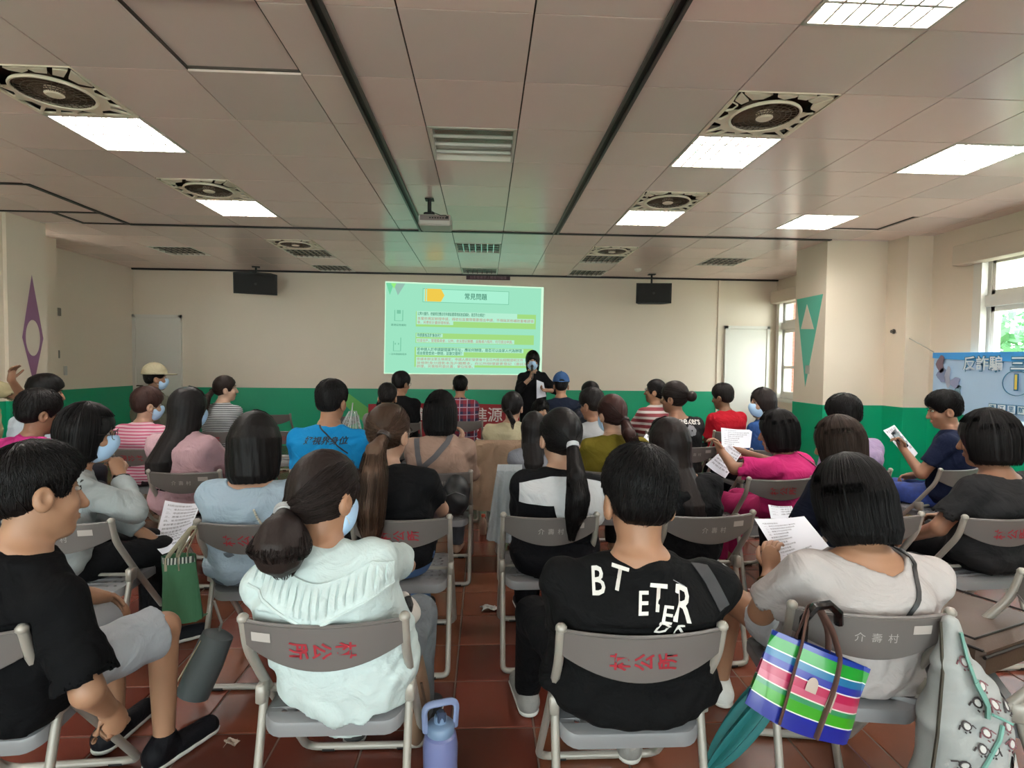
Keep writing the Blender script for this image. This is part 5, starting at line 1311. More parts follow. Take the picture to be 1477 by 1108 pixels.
blouse_collar(PB['white_blouse'])
# sailor collar
def sailor_collar(X):
    NBz = X['NB'][2]; n, m = 40, 10; P = []
    for i in range(n+1):
        x = -.205+.44*i/n; a = NBz-.025-.22*max(0, abs(x)-.06); b = (NBz-.235 if x > -.02 else NBz-.235+.11*min(1, (-.02-x)/.03)+.02*(-x))
        b = min(b, a-.02)
        for j in range(m+1): P.append((X['NB'][0]+x, -.5, a+(b-a)*j/m))
    P = trace(X, P).reshape(n+1, m+1, 3); P[:, :, 1] -= .016+.004*np.sin(np.arange(n+1)*.7)[:, None]; P[:, 0, 2] += .02; P[:, 0, 1] += .02
    MB().sheet(lambda u, v: P[int(round(u*n)), int(round(v*m))], n, m, .004).build('sailor_collar', cloth('#d5d7da', .8, .02), X['o'], True)
sailor_collar(PB['sailor'])
# red collar, watch, bangle, beads
def band(X, side, t, r, w_, m, name, face=None):
    W, D = Vector(X['W'][side]), Vector(X['D'][side]); fore = (Vector(X['W'][side])-Vector(X['E'][side])).normalized(); c = W-fore*t; n1 = fore.orthogonal().normalized(); n2 = fore.cross(n1)
    b = MB().tube([c+(n1*math.cos(a)+n2*math.sin(a))*r for a in [2*PI*i/20 for i in range(20)]], w_, 6, closed=True); o = b.build(name, m, X['o'], True); return o, c, n1, n2, fore
band(PB['white_tee'], 0, .07, .033, .0032, mat('gold bangle', '#b98f4a', .25, .9), 'bangle')
o_, c_, n1, n2, fo = band(PB['glasses_woman'], 1, .03, .033, .006, mat('black watch strap', '#17181a', .5), 'watch_strap')
MB().ball(c_+Vector((.02, -.03, .006)), (.02, .012, .021), 10).build('watch_face', mat('watch glass', '#0c0d10', .1), PB['glasses_woman']['o'], True)
bd = MB(); X = PB['blue_bob']
for p in trace(X, [(.07+.10*t, -.5, .80-.09*t-.05*math.sin(PI*t)) for t in np.linspace(0, 1, 26)]): bd.ball(Vector(p)-Vector((0, .006, 0)), .0065, 6)
bd.build('pearl_strap', mat('pearl', '#e0d8c6', .25), X['o'], True)
er = PB['white_blouse']; MB().ball(Vector(er['hp'](.082, -.006, -.03)), .005, 8).build('earring', mat('pearl', '#e0d8c6', .25), er['o'], True)
lg = PB['boy']
# caps
def cap(X, c, brim_back=False, logo=None):
    hp, hs, Rh = X['hp'], X['hs'], X['Rh']
    S = SDF().add(ell(hp(0, -.008, .052), np.array((.098, .116, .118))*hs, Rh), .01)
    hc = X['hc']; zz = lambda x, y, z: (x-hc[0])*Rh[0, 2]+(y-hc[1])*Rh[1, 2]+(z-hc[2])*Rh[2, 2]
    S.clip(lambda x, y, z: .045*hs-zz(x, y, z)); S.sub(ell(hp(0, -.006, .03), np.array((.09, .108, .1))*hs, Rh), .004)
    if brim_back: S.sub(ell(hp(0, -.115, .045), np.array((.034, .05, .03))*hs, Rh), .006)
    V, Q = S.mesh(.0075); m = cloth(c, .85); o = link('cap', np_mesh('cap', V, Q, m), X['o'])
    B = SDF().add(ell(hp(0, .115, .047), np.array((.075, .085, .012))*hs, Rh), .01); B.clip(lambda x, y, z: zz(x, y, z)-.054*hs+0*x); V, Q = B.mesh(.0065); link('brim', np_mesh('brim', V, Q, m), o)
    b = MB().ball(hp(0, -.008, .17), .008, 8); b.build('button', m, o, True)
    if brim_back: MB().tube([hp(-.036, -.108, .05), hp(0, -.122, .047), hp(.036, -.108, .05)], .006, 6).build('strap', m, o, True)
    return o
cap(PB['cap_man'], '#cbbf9f'); cap(PB['blue_cap'], '#3f5f8c', True)
# microphone held by the speaker
X = PB['speaker']; hW = to_world(X, X['W'][1]); hd = to_world(X, X['W'][1]+X['D'][1]*.08)
mc = MB(); d_ = Vector((0, .05, 1)).normalized()
mc.tube([hd-d_*.10, hd+d_*.06], [.011, .014], 10); mo = mc.build('microphone', mat('mic body', '#141416', .4, .4), None, True); tag(mo, 'black handheld microphone at the speaker\'s mask', 'microphone')
MB().ball(hd+d_*.075, (.021, .021, .023), 12).build('mic_head', mat('mic mesh', '#3a3a3d', .4, .7), mo, True)
bd = MB().sheet(lambda u, v: Vector(X['hp'](0, 0, 0))*0+Vector((-.075+.15*u, .155, 1.22-.18*v)), 2, 2, .002)

# ------------------------------------------------------------------ papers
M_paper = mat('white paper', '#d7d9e2', .7); M_text = mat('printed text', '#55565e', .8)
LINES = ['村民說明會資料', '一、本村公共設施改善計畫說明', '二、申請資格與補助金額說明', '三、應備文件及辦理流程', '四、常見問題與回覆', '承辦單位聯絡電話', '辦理時間及地點說明', '其他注意事項', '請於期限內提出申請', '逾期恕不受理']
def paper(TL, TR, BR, BL, label, lines=0, bend=.01, flip=False):
    TL, TR, BR, BL = map(Vector, (TL, TR, BR, BL)); nrm = (TR-TL).cross(BL-TL).normalized()
    def fn(u, v, o=0): return (TL*(1-u)+TR*u)*(1-v)+(BL*(1-u)+BR*u)*v + nrm*(bend*math.sin(PI*u)*(1 if not flip else -1)+o)
    p = MB().sheet(fn, 10, 10, .0006).build('paper', M_paper, None, True); tag(p, label, 'paper', 'handout sheets')
    if lines:
        tm = []
        for i in range(lines):
            me = text_mesh(LINES[i % len(LINES)]).copy(); w_ = len(LINES[i % len(LINES)]); v = .1+.82*i/lines; h = .55/lines*.9
            asp = (TL-BL).length/max(.01, (TL-TR).length)
            xs = [q.co.x for q in me.vertices]; x0 = min(xs)
            side = 1 if nrm.y < 0 else -1
            for q in me.vertices:
                u = .1+(q.co.x-x0)*h*asp*1.0; vv = v-q.co.y*h; q.co = fn(min(.95, u), vv, -.0012); 
            me.materials.clear(); me.materials.append(M_text); tm.append(me)
        bm = bmesh.new()
        for me in tm: bm.from_mesh(me)
        me = bpy.data.meshes.new('printed_lines'); bm.to_mesh(me); bm.free(); me.materials.append(M_text); link('printed_lines', me, p)
    return p
paper((1.090, 2.160, 0.839), (1.284, 2.140, 0.853), (1.273, 1.920, 0.775), (1.113, 1.920, 0.684), 'white printed sheet held up by the woman in the white T-shirt', 16, .008)
paper((-1.825, 3.250, 0.647), (-1.599, 3.200, 0.643), (-1.539, 2.950, 0.545), (-1.687, 2.900, 0.489), 'white printed sheet on the lap of the woman with glasses', 9, .012)
paper((-1.741, 2.900, 0.562), (-1.588, 2.950, 0.553), (-1.466, 2.850, 0.558), (-1.560, 2.750, 0.505), 'lower white sheet draped over the lap beside the green tote', 4, .012)
paper((2.011, 4.600, 0.929), (2.283, 4.600, 0.913), (2.170, 4.400, 0.788), (1.933, 4.400, 0.793), 'white sheet held by the masked woman in blue', 8, .008)
paper((1.792, 3.950, 0.886), (1.892, 3.950, 0.825), (1.678, 3.750, 0.672), (1.538, 3.750, 0.769), 'white folded sheet in the hands of the hot pink T-shirt woman', 8, .008)
paper((3.140, 4.200, 0.959), (3.229, 4.200, 1.003), (3.226, 3.950, 0.819), (3.165, 3.950, 0.756), 'white folded sheet behind the phone of the man in navy', 5, .004)
paper((1.697, 3.200, 0.628), (1.842, 3.200, 0.620), (1.753, 3.000, 0.613), (1.609, 3.000, 0.601), 'white sheet on the lap of the brown-haired woman in navy', 4, .006)
paper((-0.948, 4.250, 0.823), (-0.880, 4.250, 0.823), (-0.838, 4.050, 0.736), (-0.898, 4.050, 0.721), 'white sheet beside the man in bright blue', 0, .004)
paper((0.700, 7.420, 1.242), (0.794, 7.420, 1.206), (0.832, 7.400, 1.021), (0.703, 7.420, 0.990), 'white sheet held by the standing speaker', 0, .01)
paper((1.709, 5.750, 0.729), (1.829, 5.750, 0.685), (1.753, 5.600, 0.648), (1.622, 5.600, 0.690), 'white sheet on the lap of the red striped shirt', 0, .004)
def phone(c, up, nrm, label, s=.15):
    up, nrm = Vector(up).normalized(), Vector(nrm).normalized(); M = frame_M(c, up.cross(nrm), up)
    b = MB().box((-.036, -s/2, -.004), (.036, s/2, .004), M, bev=.0025); o = b.build('phone', mat('phone black', '#16181c', .25)); tag(o, label, 'phone')
    MB().box((-.033, -s/2+.005, .0041), (.033, s/2-.005, .0046), M).build('screen', mat('phone screen', '#1c232c', .08), o); return o
phone((3.138, 4.020, 0.912), (-.5, .25, .75), (.4, -.9, .3), 'dark phone held over a sheet by the man in navy'); phone((-2.552, 3.120, 0.927), (.75, .4, .5), (.2, -.6, .75), 'dark phone held in both hands at the left edge')

# ------------------------------------------------------------------ projected slide, maroon sign, banners
def slide():
    TL, TR, BR, BL = Vector((-1.72, 0, 2.84)), Vector((1.02, 0, 2.785)), Vector((1.0, 0, 1.26)), Vector((-1.74, 0, 1.26))
    def P(u, v, d=0): q = (TL*(1-u)+TR*u)*(1-v)+(BL*(1-u)+BR*u)*v; return Vector((q.x, YB-.003-d, q.z))
    def quad(u0, v0, u1, v1, d): return [P(u0, v0, d), P(u1, v0, d), P(u1, v1, d), P(u0, v1, d)]
    E = lambda h, s=1.0: emis('projected '+h, h, s*.61)
    o = MB().sheet(lambda u, v: P(u, v), 8, 6).build('projected_slide', E('#9fe6c4', .86)); tag(o, 'green projected slide with yellow title box on the back wall', 'projected slide')
    def part(name, quads, m):
        b = MB()
        for q in quads: b.add(q, [tuple(range(len(q)-1, -1, -1))])
        b.build(name, m, o)
    def line(u0, v0, u1, v1, t=.004): return quad(u0, v0, u1, v1, .002) if False else [P(u0, v0-t, .002), P(u1, v1-t, .002), P(u1, v1+t, .002), P(u0, v0+t, .002)]
    part('pale_frame', [quad(0, -.008, 1, .006, .001), quad(.985, 0, 1, 1, .001), quad(0, .99, 1, 1.0, .001), quad(0, 0, .006, 1, .001)], E('#c9f0d0'))
    part('corner_triangle', [[P(.005, .01, .002), P(.055, .01, .002), P(.03, .14, .002)]], E('#6fc79a')); part('corner_triangle', [[P(.05, .01, .002), P(.125, .01, .002), P(.08, .14, .002)]], E('#8fb3a6')); part('corner_triangle', [[P(.035, .01, .0025), P(.07, .01, .0025), P(.055, .07, .0025)]], E('#8fe07a'))
    part('title_box', [quad(.235, .055, .78, .06, .002), quad(.235, .2, .78, .205, .002), quad(.235, .055, .238, .205, .002), quad(.777, .055, .78, .205, .002)], E('#6fb596'))
    part('title_panel', [quad(.24, .062, .776, .198, .0015)], E('#a6ebcd', .92))
    part('title_arrow', [[P(.262, .055, .003), P(.35, .055, .003), P(.372, .125, .003), P(.35, .195, .003), P(.262, .195, .003)], quad(.25, .055, .256, .195, .003)], E('#e3c04a'))
    part('green_bar', [quad(.195, .31, .955, .475, .0015), quad(.195, .545, .945, .655, .0015), quad(.19, .70, .94, .92, .0015)], E('#a5de83', .85))
    part('text_panel', [quad(.2, .305, .835, .36, .002), quad(.2, .36, .945, .41, .002), quad(.2, .41, .43, .45, .002), quad(.2, .55, .365, .59, .002), quad(.2, .605, .82, .65, .002), quad(.2, .705, .88, .75, .002), quad(.2, .75, .5, .79, .002), quad(.2, .81, .9, .86, .002), quad(.2, .86, .93, .895, .002), quad(.2, .895, .57, .93, .002)], E('#b4ecd0', .9))
    part('icon', [quad(.06, .3, .065, .42, .002), quad(.11, .3, .115, .42, .002), quad(.06, .415, .115, .42, .002), quad(.075, .3, .1, .34, .002), quad(.055, .64, .06, .75, .002), quad(.1, .60, .105, .75, .002), quad(.055, .745, .105, .75, .002), quad(.065, .66, .072, .68, .002), quad(.085, .66, .092, .68, .002)], E('#74b99a'))
    def tx(s_, u, v, h, m, bold=.0, fit=None):
        me = text_mesh(s_, 0, bold).copy(); xs = [q.co.x for q in me.vertices]; x0, x1 = min(xs), max(xs)
        for q in me.vertices:
            uu = (u+(q.co.x-x0)*h*.57) if fit is None else u+(q.co.x-x0)/(x1-x0)*(fit-u)
            q.co = P(uu, v-q.co.y*h, .004)
        me.materials.clear(); me.materials.append(m); link('lettering', me, o)
    dk, rd = E('#3f7d66'), E('#b5786a')
    tx('常見問題', .50, .132, .075, dk, .01, fit=.64)
    tx('公寓大廈的，依據規定應如何申請設置環境設施或補助，是否符合規定？', .205, .335, .042, dk, .01, fit=.63); tx('本案依規定辦理申請，得依社區實際需要提出申請，不得與其他補助重複請領', .205, .388, .038, rd, 0, fit=.94); tx('等，另應依計畫辦理核銷。', .205, .43, .038, rd, 0, fit=.41)
    tx('申請資格及對象為何？', .205, .572, .042, dk, .01, fit=.355); tx('社區住戶，管理委員會，公所，合法登記團體，設籍滿六個月，均可提出申請。', .205, .63, .038, rd, 0, fit=.81)
    tx('若申請人於申請期間變更住址，應如何辦理，是否可以由家人代為辦理', .205, .728, .04, dk, .01, fit=.87); tx('或由管委會統一辦理，並繳交證明？', .205, .77, .04, dk, .01, fit=.49)
    tx('依據本辦法第五條規定，申請人應於變更後十五日內提出相關證明文件', .205, .835, .036, rd, 0, fit=.88); tx('並檢附身分證影本及戶籍謄本，向公所辦理變更登記（委託書）', .205, .877, .036, rd, 0, fit=.92); tx('辦理，另需檢附委託書，單位核章。', .205, .915, .036, rd, 0, fit=.56)
    tx('環境設施補助', .04, .465, .026, dk, 0, fit=.135); tx('一次申請補助程序', .03, .785, .024, dk, 0, fit=.14)
slide()
def flat_text(parent, s_, M, h, m, bold=0.0): return text(s_, m, h, M, parent, 'lettering', bold)
sg = tag(MB().box((-.33, YB-.025, 2.905), (.43, YB-.012, 2.982), bev=.003).build('sign', mat('maroon sign', '#4e1a2e', .5)), 'small maroon sign with pale lettering above the slide', 'sign')
flat_text(sg, '投影螢幕禁止觸摸勿碰撞', frame_M((.05, YB-.0265, 2.943), (1, 0, 0), (0, 0, 1)), .058, mat('sign lettering', '#b58a94', .6))
rb = tag(MB().sheet(lambda u, v: (-2.0+2.62*u, YB-.03-.006*math.sin(9*u+2*v), .735-.69*v+.02*math.sin(PI*u)), 30, 6, .002).build('banner', mat('red banner cloth', '#b3202e', .6, bump=.04, bscale=20), None, True), 'red cloth banner with white lettering on the low back wall', 'banner')
M_bl = mat('banner white lettering', '#e6dedb', .6)
def rbt(s_, X_, h): flat_text(rb, s_, frame_M((X_[0], YB-.042, X_[2]), (1, 0, 0), (0, 0, 1)), h, M_bl, .01)
rbt('廣', (-1.097, 9.660, 0.535), .26); rbt('進', (-0.076, 9.660, 0.541), .27); rbt('源', (0.190, 9.660, 0.543), .27); rbt('致', (-0.206, 9.660, 0.213), .25); rbt('委', (0.084, 9.660, 0.214), .27); rbt('辦', (0.363, 9.660, 0.203), .25); rbt('單', (-0.229, 9.660, -0.006), .10); rbt('位', (-0.096, 9.660, -0.006), .10); rbt('：', (0.001, 9.660, -0.005), .10); rbt('苗', (0.098, 9.660, -0.005), .10)
# blue anti-fraud banner along the right wall
def bb_pt(y, z, d=0): return Vector((5.07-d, y, z))
m_bb = mat('pale blue banner', '#aecbe8', .5, var=.12, vscale=2.5)
bb = tag(MB().sheet(lambda u, v: bb_pt(6.02-3.0*u, 1.63-.66*v-.012*math.sin(PI*u), .01*math.sin(6*u+v)), 24, 6, .002).build('banner', m_bb, None, True), 'light blue anti-fraud banner hung along the right wall', 'banner')
MB().sheet(lambda u, v: bb_pt(6.02-3.0*u, 1.628-.012*math.sin(PI*u)-v*(.06+.03*math.sin(5*u)), .022), 24, 1).build('sky_band', mat('banner deep blue', '#3b97de', .5), bb)
def bbt(s_, y, z, h, m, d, bold=0): flat_text(bb, s_, frame_M(bb_pt(y, z, d), (0, -1, 0), (0, 0, 1)), h, m, bold)
m_o = mat('banner outline blue', '#2f6f98', .5); m_w = mat('banner white', '#dfeaf2', .5); m_y = mat('banner yellow', '#e3c95a', .5)
bbt('反詐騙', 5.385, 1.495, .15, m_o, .026, .09); bbt('反詐騙', 5.385, 1.498, .15, m_w, .03, .015)
bbt('三步驟', 4.86, 1.495, .15, m_o, .026, .09); bbt('三步驟', 4.86, 1.498, .15, m_w, .03, .015)
bbt('1', 5.02, 1.32, .2, m_o, .026, .07); bbt('1', 5.02, 1.322, .2, m_y, .03, .015)
MB().tube([bb_pt(5.02+.14*math.cos(a), 1.32+.12*math.sin(a), .024) for a in [2*PI*i/28 for i in range(28)]], .004, 4, closed=True).build('ring', m_o, bb)
for q, ch in enumerate('清江里辦公處'):
    y = 5.25-.1*q; MB().box((5.07-.03, y-.044, 1.02), (5.07-.024, y+.044, 1.11)).build('letter_box', m_o, bb); MB().box((5.07-.033, y-.037, 1.027), (5.07-.029, y+.037, 1.103)).build('letter_box', m_w, bb); bbt(ch, y, 1.065, .058, m_o, .036, .02)
for (y, z, a, b, c) in ((5.90, 1.50, .07, .10, '#7f6a78'), (5.88, 1.38, .08, .08, '#8f9cc4'), (5.80, 1.36, .05, .12, '#c9cfe6'), (5.70, 1.30, .09, .06, '#a9b2d8'), (5.66, 1.22, .05, .06, '#7fa3b8')):
    MB().prism([(y+a*math.cos(t)*(.7+.3*math.cos(3*t)), z+b*math.sin(t)) for t in [2*PI*i/16 for i in range(16)]], 5.044, 5.047, 'x').build('pale_figure_patch', mat('banner patch '+c, c, .6), bb)
rope = tag(MB().tube([(4.895, 6.42, 1.885), (4.95, 6.25, 1.80), (5.03, 6.10, 1.69), (5.06, 6.02, 1.635)], .006, 6).build('rope', mat('white rope', '#d9d2c4', .8), None, True), 'white cord tying the blue banner to a wall hook', 'cord')
hk = tag(MB().lathe([(.03, 0), (.03, .008), (.012, .012), (.012, .03), (.02, .034), (.0, .036)], 14, Matrix.Translation((4.897, 6.43, 1.89)) @ Matrix.Rotation(-PI/2, 4, 'Y')).build('wall_hook', mat('hook grey', '#77736c', .4, .6), None, True), 'small round grey hook on the right pilaster', 'hook')

# ------------------------------------------------------------------ loudspeakers, projector, detector
M_spk = mat('loudspeaker black', '#141213', .55, bump=.03, bscale=400); M_grl = mat('speaker grille', '#1c1a1b', .7, bump=.2, bscale=900)
def loudspeaker(x, y, z, rz, tilt, label, w_=.64):
    r = tag(empty('loudspeaker', (x, y, z), math.radians(rz)), label, 'loudspeaker', 'hanging loudspeakers')
    Mx = Matrix.Rotation(math.radians(tilt), 4, 'X')
    b = MB(); poly = [(-w_/2, -.17), (w_/2, -.17), (w_/2-.1, .17), (-w_/2+.1, .17)]
    b.prism(poly, -.165, .165); b.v = [tuple(Mx @ Vector(v)) for v in b.v]; b.build('cabinet', M_spk, r)
    MB().box((-w_/2+.02, -.18, -.145), (w_/2-.02, -.168, .145), Mx, bev=.008).build('grille', M_grl, r)
    MB().lathe([(.02, 0), (.02, .003), (0, .004)], 12, Mx @ Matrix.Translation((0, -.181, .0)) @ Matrix.Rotation(PI/2, 4, 'X')).build('badge', mat('badge grey', '#4c4a4b', .4, .5), r)
    MB().tube([(0, .04, .1), (0, .04, CEIL-z-.01)], .016, 8).box((-.06, -.02, CEIL-z-.012), (.06, .1, CEIL-z+.0)).box((-.05, .01, .15), (.05, .07, .18)).build('bracket', M_spk, r)
loudspeaker(-3.72, 9.25, 2.72, 20, 12, 'black loudspeaker hung left of the projected slide'); loudspeaker(2.80, 9.25, 2.655, -6, 3, 'black loudspeaker hung right of the projected slide', .58)
r = tag(empty('projector', (-.47, 5.3, 2.775)), 'white ceiling projector on a black pole between the two tracks', 'projector')
b = MB().box((-.15, -.12, -.055), (.15, .13, .045), bev=.012); b.build('body', mat('projector white', '#bdbab2', .4), r)
pn = MB().box((-.135, -.124, -.01), (.135, -.118, .035)); pn.build('port_panel', mat('port panel', '#8d7f7c', .5), r)
pt = MB()
for q in range(7): pt.box((-.05+.024*q, -.127, .006), (-.036+.024*q, -.122, .018))
pt.box((.105, -.127, .005), (.125, -.122, .028)); pt.build('ports', M_spk, r)
MB().lathe([(.035, 0), (.035, .05), (.028, .055), (0, .05)], 16, Matrix.Translation((.08, .12, 0)) @ Matrix.Rotation(-PI/2, 4, 'X')).build('lens', mat('lens glass', '#20242c', .1), r)
MB().tube([(-.06, 0, .08), (-.06, 0, CEIL-2.775)], .018, 10).box((-.11, -.05, .045), (-.01, .05, .085), bev=.008).box((-.10, -.04, CEIL-2.775-.012), (-.02, .04, CEIL-2.775+.001)).build('ceiling_mount', M_spk, r)
MB().tube([(-.05, -.05, .1), (0, -.1, .06), (.06, -.14, .03), (.1, -.15, .03), (.115, -.13, .02)], .004, 6).build('cable', M_spk, r, True)
tag(MB().lathe([(.055, .0), (.055, -.02), (.045, -.04), (.02, -.05), (0, -.052)], 18, Matrix.Translation((2.43, 8.8, CEIL+.002))).build('smoke_detector', M_white, None, True), 'small white smoke detector on the ceiling near the right loudspeaker', 'smoke detector')

# ------------------------------------------------------------------ bags and belongings
def bag_frame(c, rz=0, roll=0, pitch=0): return Matrix.Translation(c) @ Matrix.Rotation(math.radians(rz), 4, 'Z') @ Matrix.Rotation(math.radians(roll), 4, 'Y') @ Matrix.Rotation(math.radians(pitch), 4, 'X')
# striped nylon tote on the post of the white T-shirt woman's chair
Mt = bag_frame((.865, 1.40, .605), -4, 21, -6)
cols = [('#1c3596', .94), ('#1f9430', .80), ('#d8e6e0', .785), ('#1d6f9e', .70), ('#26309a', .615), ('#e6e0e2', .60), ('#b52350', .50), ('#c4506e', .415), ('#e6e0d2', .40), ('#2f8a5a', .34), ('#3b9e1e', .21), ('#e2e8d8', .195), ('#1b2791', 0.0)]
tb = MB(); tms = []; v0 = 1.0; TWd, TH = .275, .205
def tote_pt(u, v, side):
    w_ = TWd*(.5+.02*(1-v)); t = .035*math.sin(PI*min(1, max(0, u)))**.6*(1-.55*v**3)+.006*math.sin(7*u+4*v)
    return Mt @ Vector(((u-.5)*2*w_, -t if side else t, (v-.5)*TH + .012*math.sin(PI*u)*(1-v)*-1))
def polyv(v0, v1): return max(2, int(abs(v1-v0)*20))
for i, (c, v1) in enumerate(cols):
    m = mat('tote '+c, c, .32, coat=.15); tms.append(m); tb.cur = i; nv = polyv(v0, v1)
    for side in (0, 1): tb.sheet(lambda u, v, a=v0, b=v1, s_=side: tote_pt(u if s_ else 1-u, a+(b-a)*v, s_), 16, nv)
    v0 = v1
to = tb.build('tote_bag', tms, None, True); tag(to, 'striped blue, green and red nylon tote hung on the front-row chair post', 'bag')
hm = mat('tote brown webbing', '#5d4038', .45)
for side in (1, 0):
    hb = MB(); pts = []
    for u, vs in ((.27, (0.02, .35, .7, 1.0)), (.64, (1.0, .7, .35, .02))):
        for v in vs: pts.append(tote_pt(u, v, side)+Vector((0, -.006 if side else .006, 0)))
    top = Vector((.925, 1.50, .775)); pts = pts[:4]+[pts[3]*.45+top*.55+Vector((-.01, -.01, 0)), top+Vector((-.008, -.012*side, 0)), top+Vector((.02, -.012*side, 0)), pts[4]*.45+top*.55+Vector((.02, -.01, 0))]+pts[4:]
    hb.tube(round_path(pts, .02, 3), .010, 6, flat=.35); hb.build('handle', hm, to, True)
hb = MB().prism([(.45+.045*math.cos(a), .55+.09*math.sin(a)) for a in [PI*i/12 for i in range(13)]]+[(.405, .47), (.495, .47)], 0, .0)
tm_ = MB().add([tote_pt(.46+.05*math.cos(a), .58+.1*math.sin(a), 1)+Vector((0, -.004, 0)) for a in [PI*i/10 for i in range(11)]]+[tote_pt(.41, .5, 1)+Vector((0, -.004, 0)), tote_pt(.51, .5, 1)+Vector((0, -.004, 0))], [tuple(range(13))]); tm_.build('clear_pocket', mat('pocket print', '#b9a79a', .4), to)
tm_ = MB().add([tote_pt(.63, .62, 1)+Vector((0, -.004, 0)), tote_pt(.69, .6, 1)+Vector((0, -.004, 0)), tote_pt(.69, .36, 1)+Vector((0, -.004, 0)), tote_pt(.62, .4, 1)+Vector((0, -.004, 0))], [(0, 1, 2, 3)]); tm_.build('clear_pocket', mat('pocket print', '#b9a79a', .4), to)
# teal folded umbrella hooked on the same post
um = tag(MB().tube([(.905, 1.50, .655), (.90, 1.485, .745), (.925, 1.475, .785), (.965, 1.475, .79), (.995, 1.48, .765), (1.0, 1.485, .73)], .0125, 8).build('umbrella', mat('black gloss handle', '#0d0c0d', .2), None, True), 'teal folded umbrella with black hook handle beside the striped tote', 'umbrella')
ax0, ax1 = Vector((.80, 1.44, .60)), Vector((.60, 1.56, .17))
MB().tube([(.905, 1.50, .655), ax0, ax1, ax1+(ax1-ax0).normalized()*.06], .005, 6).build('shaft', mat('shaft grey', '#6a6a6a', .3, .7), um)
cn = MB(); d = (ax1-ax0).normalized(); n1 = d.orthogonal().normalized(); n2 = d.cross(n1)
def uf(u, v):
    r = (.018+.024*math.sin(PI*min(1, v*1.25+.05))**.8*(1-.55*v))*(1+.22*math.cos(8*2*PI*u)); r *= (1-.75*max(0, v-.55)/.45); a = 2*PI*u+.5*v
    return ax0*(1-v)+ax1*v+(n1*math.cos(a)+n2*math.sin(a))*r
cn.sheet(uf, 48, 14); cn.build('canopy', mat('teal umbrella cloth', '#1c6a6b', .55), um, True)
# pale sack-like backpack with small bird pattern on the other post
SB = SDF(); o0 = np.array([1.335, 1.46, .0])
SB.add(cone((1.305, 1.46, .74), (1.305, 1.45, .64), .02, .045), .02).add(ell((1.335, 1.44, .46), (.11, .09, .18)), .05).add(ell((1.36, 1.45, .30), (.125, .10, .16)), .05).add(ell((1.31, 1.44, .22), (.115, .09, .11)), .04)
SB.disp(lambda x, y, z: .006*np.sin(55*x+22*np.sin(5*z)+9*z)*np.clip((.75-z)*3, 0, 1)+.003*np.sin(38*z+30*x))
V, Q = SB.mesh(.008); bk = link('backpack', np_mesh('backpack', V, Q, mat('pale grey patterned cloth', '#aeb0ae', .75, var=.05, vscale=10, bump=.08, bscale=150))); tag(bk, 'pale grey drawstring backpack with tiny bird print hung on the post', 'backpack')
def surf(x, z, d=-.002):
    d -= .004
    P = np.array([[x, 1.0, z]]); t = 0.0
    for _ in range(60): t += float(np.clip(SB.at(P+np.array([0, t, 0]))[0]*.7, -.02, .04))
    return Vector((x, 1.0+t+d, z))
m_bird = mat('print dark brown', '#4c4345', .8); m_bird2 = mat('print dusty red', '#8a5a60', .8); m_belly = mat('print white', '#d8d6d2', .8)
rr = random.Random(4); bi = 0
bm_ = MB(); bm_.cur = 0
for row in range(11):
    for col in range(6):
        z = .13+.054*row+rr.uniform(-.01, .01); x = 1.19+.054*col+(.026 if row % 2 else 0)+rr.uniform(-.008, .008)
        wv = .125-.36*max(0, z-.44)
        if abs(x-1.335+.05*max(0, z-.3)) > wv: continue
        a = rr.uniform(-.5, .5)
        if abs(surf(x-.025, z).y-surf(x+.025, z).y) > .06 or surf(x, z).y > 1.5: continue
        def pt(px, pz, dd): return surf(x+px*math.cos(a)-pz*math.sin(a), z+px*math.sin(a)+pz*math.cos(a), dd)
        bm_.cur = 0 if rr.random() < .65 else 1
        bm_.tube([pt(.009*math.cos(t), .0115*math.sin(t), -.002) for t in [2*PI*i/10 for i in range(10)]], .0022, 4, closed=True); bm_.tube([pt(-.012, .002, -.002), pt(-.019, -.008, -.002)], .002, 4).tube([pt(.012, .002, -.002), pt(.019, -.008, -.002)], .002, 4).tube([pt(-.006, -.016, -.002), pt(-.004, -.02, -.002)], .002, 4).tube([pt(.006, -.016, -.002), pt(.004, -.02, -.002)], .002, 4)
        bm_.cur = 2; bm_.add([pt(.007*math.cos(t), .009*math.sin(t), -.0035) for t in [2*PI*i/8 for i in range(8)]], [tuple(range(8))])
stuff(bm_.build('bird_print', [m_bird, m_bird2, m_belly], bk))
m_teal = mat('mint webbing', '#7fb5a8', .6)
MB().tube([surf(1.305, .73, -.004), surf(1.307, .67, -.006), surf(1.31, .60, -.006)], .016, 6, flat=.3).tube([surf(1.312, .62, -.006), surf(1.325, .57, -.006), surf(1.315, .54, -.006)], .03, 6, flat=.2).build('strap', m_teal, bk, True)
MB().tube([surf(1.36-.09*t, .52-.22*t, -.003) for t in np.linspace(0, 1, 8)], .005, 5).build('zip', m_teal, bk, True); MB().tube([surf(1.33+.06*t, .55-.03*t, -.003) for t in np.linspace(0, 1, 6)], .004, 5).build('zip', m_teal, bk, True)
MB().tube([(1.285, 1.47, .74), (1.262, 1.43, .62), (1.228, 1.40, .47), (1.205, 1.39, .34)], .012, 6, flat=.4).build('strap', mat('dark khaki webbing', '#4d463a', .7), bk, True)
MB().add([surf(1.405, .44, -.004), surf(1.435, .42, -.004), surf(1.44, .37, -.004), surf(1.405, .38, -.004)], [(0, 1, 2, 3)]).build('label_patch', m_belly, bk)
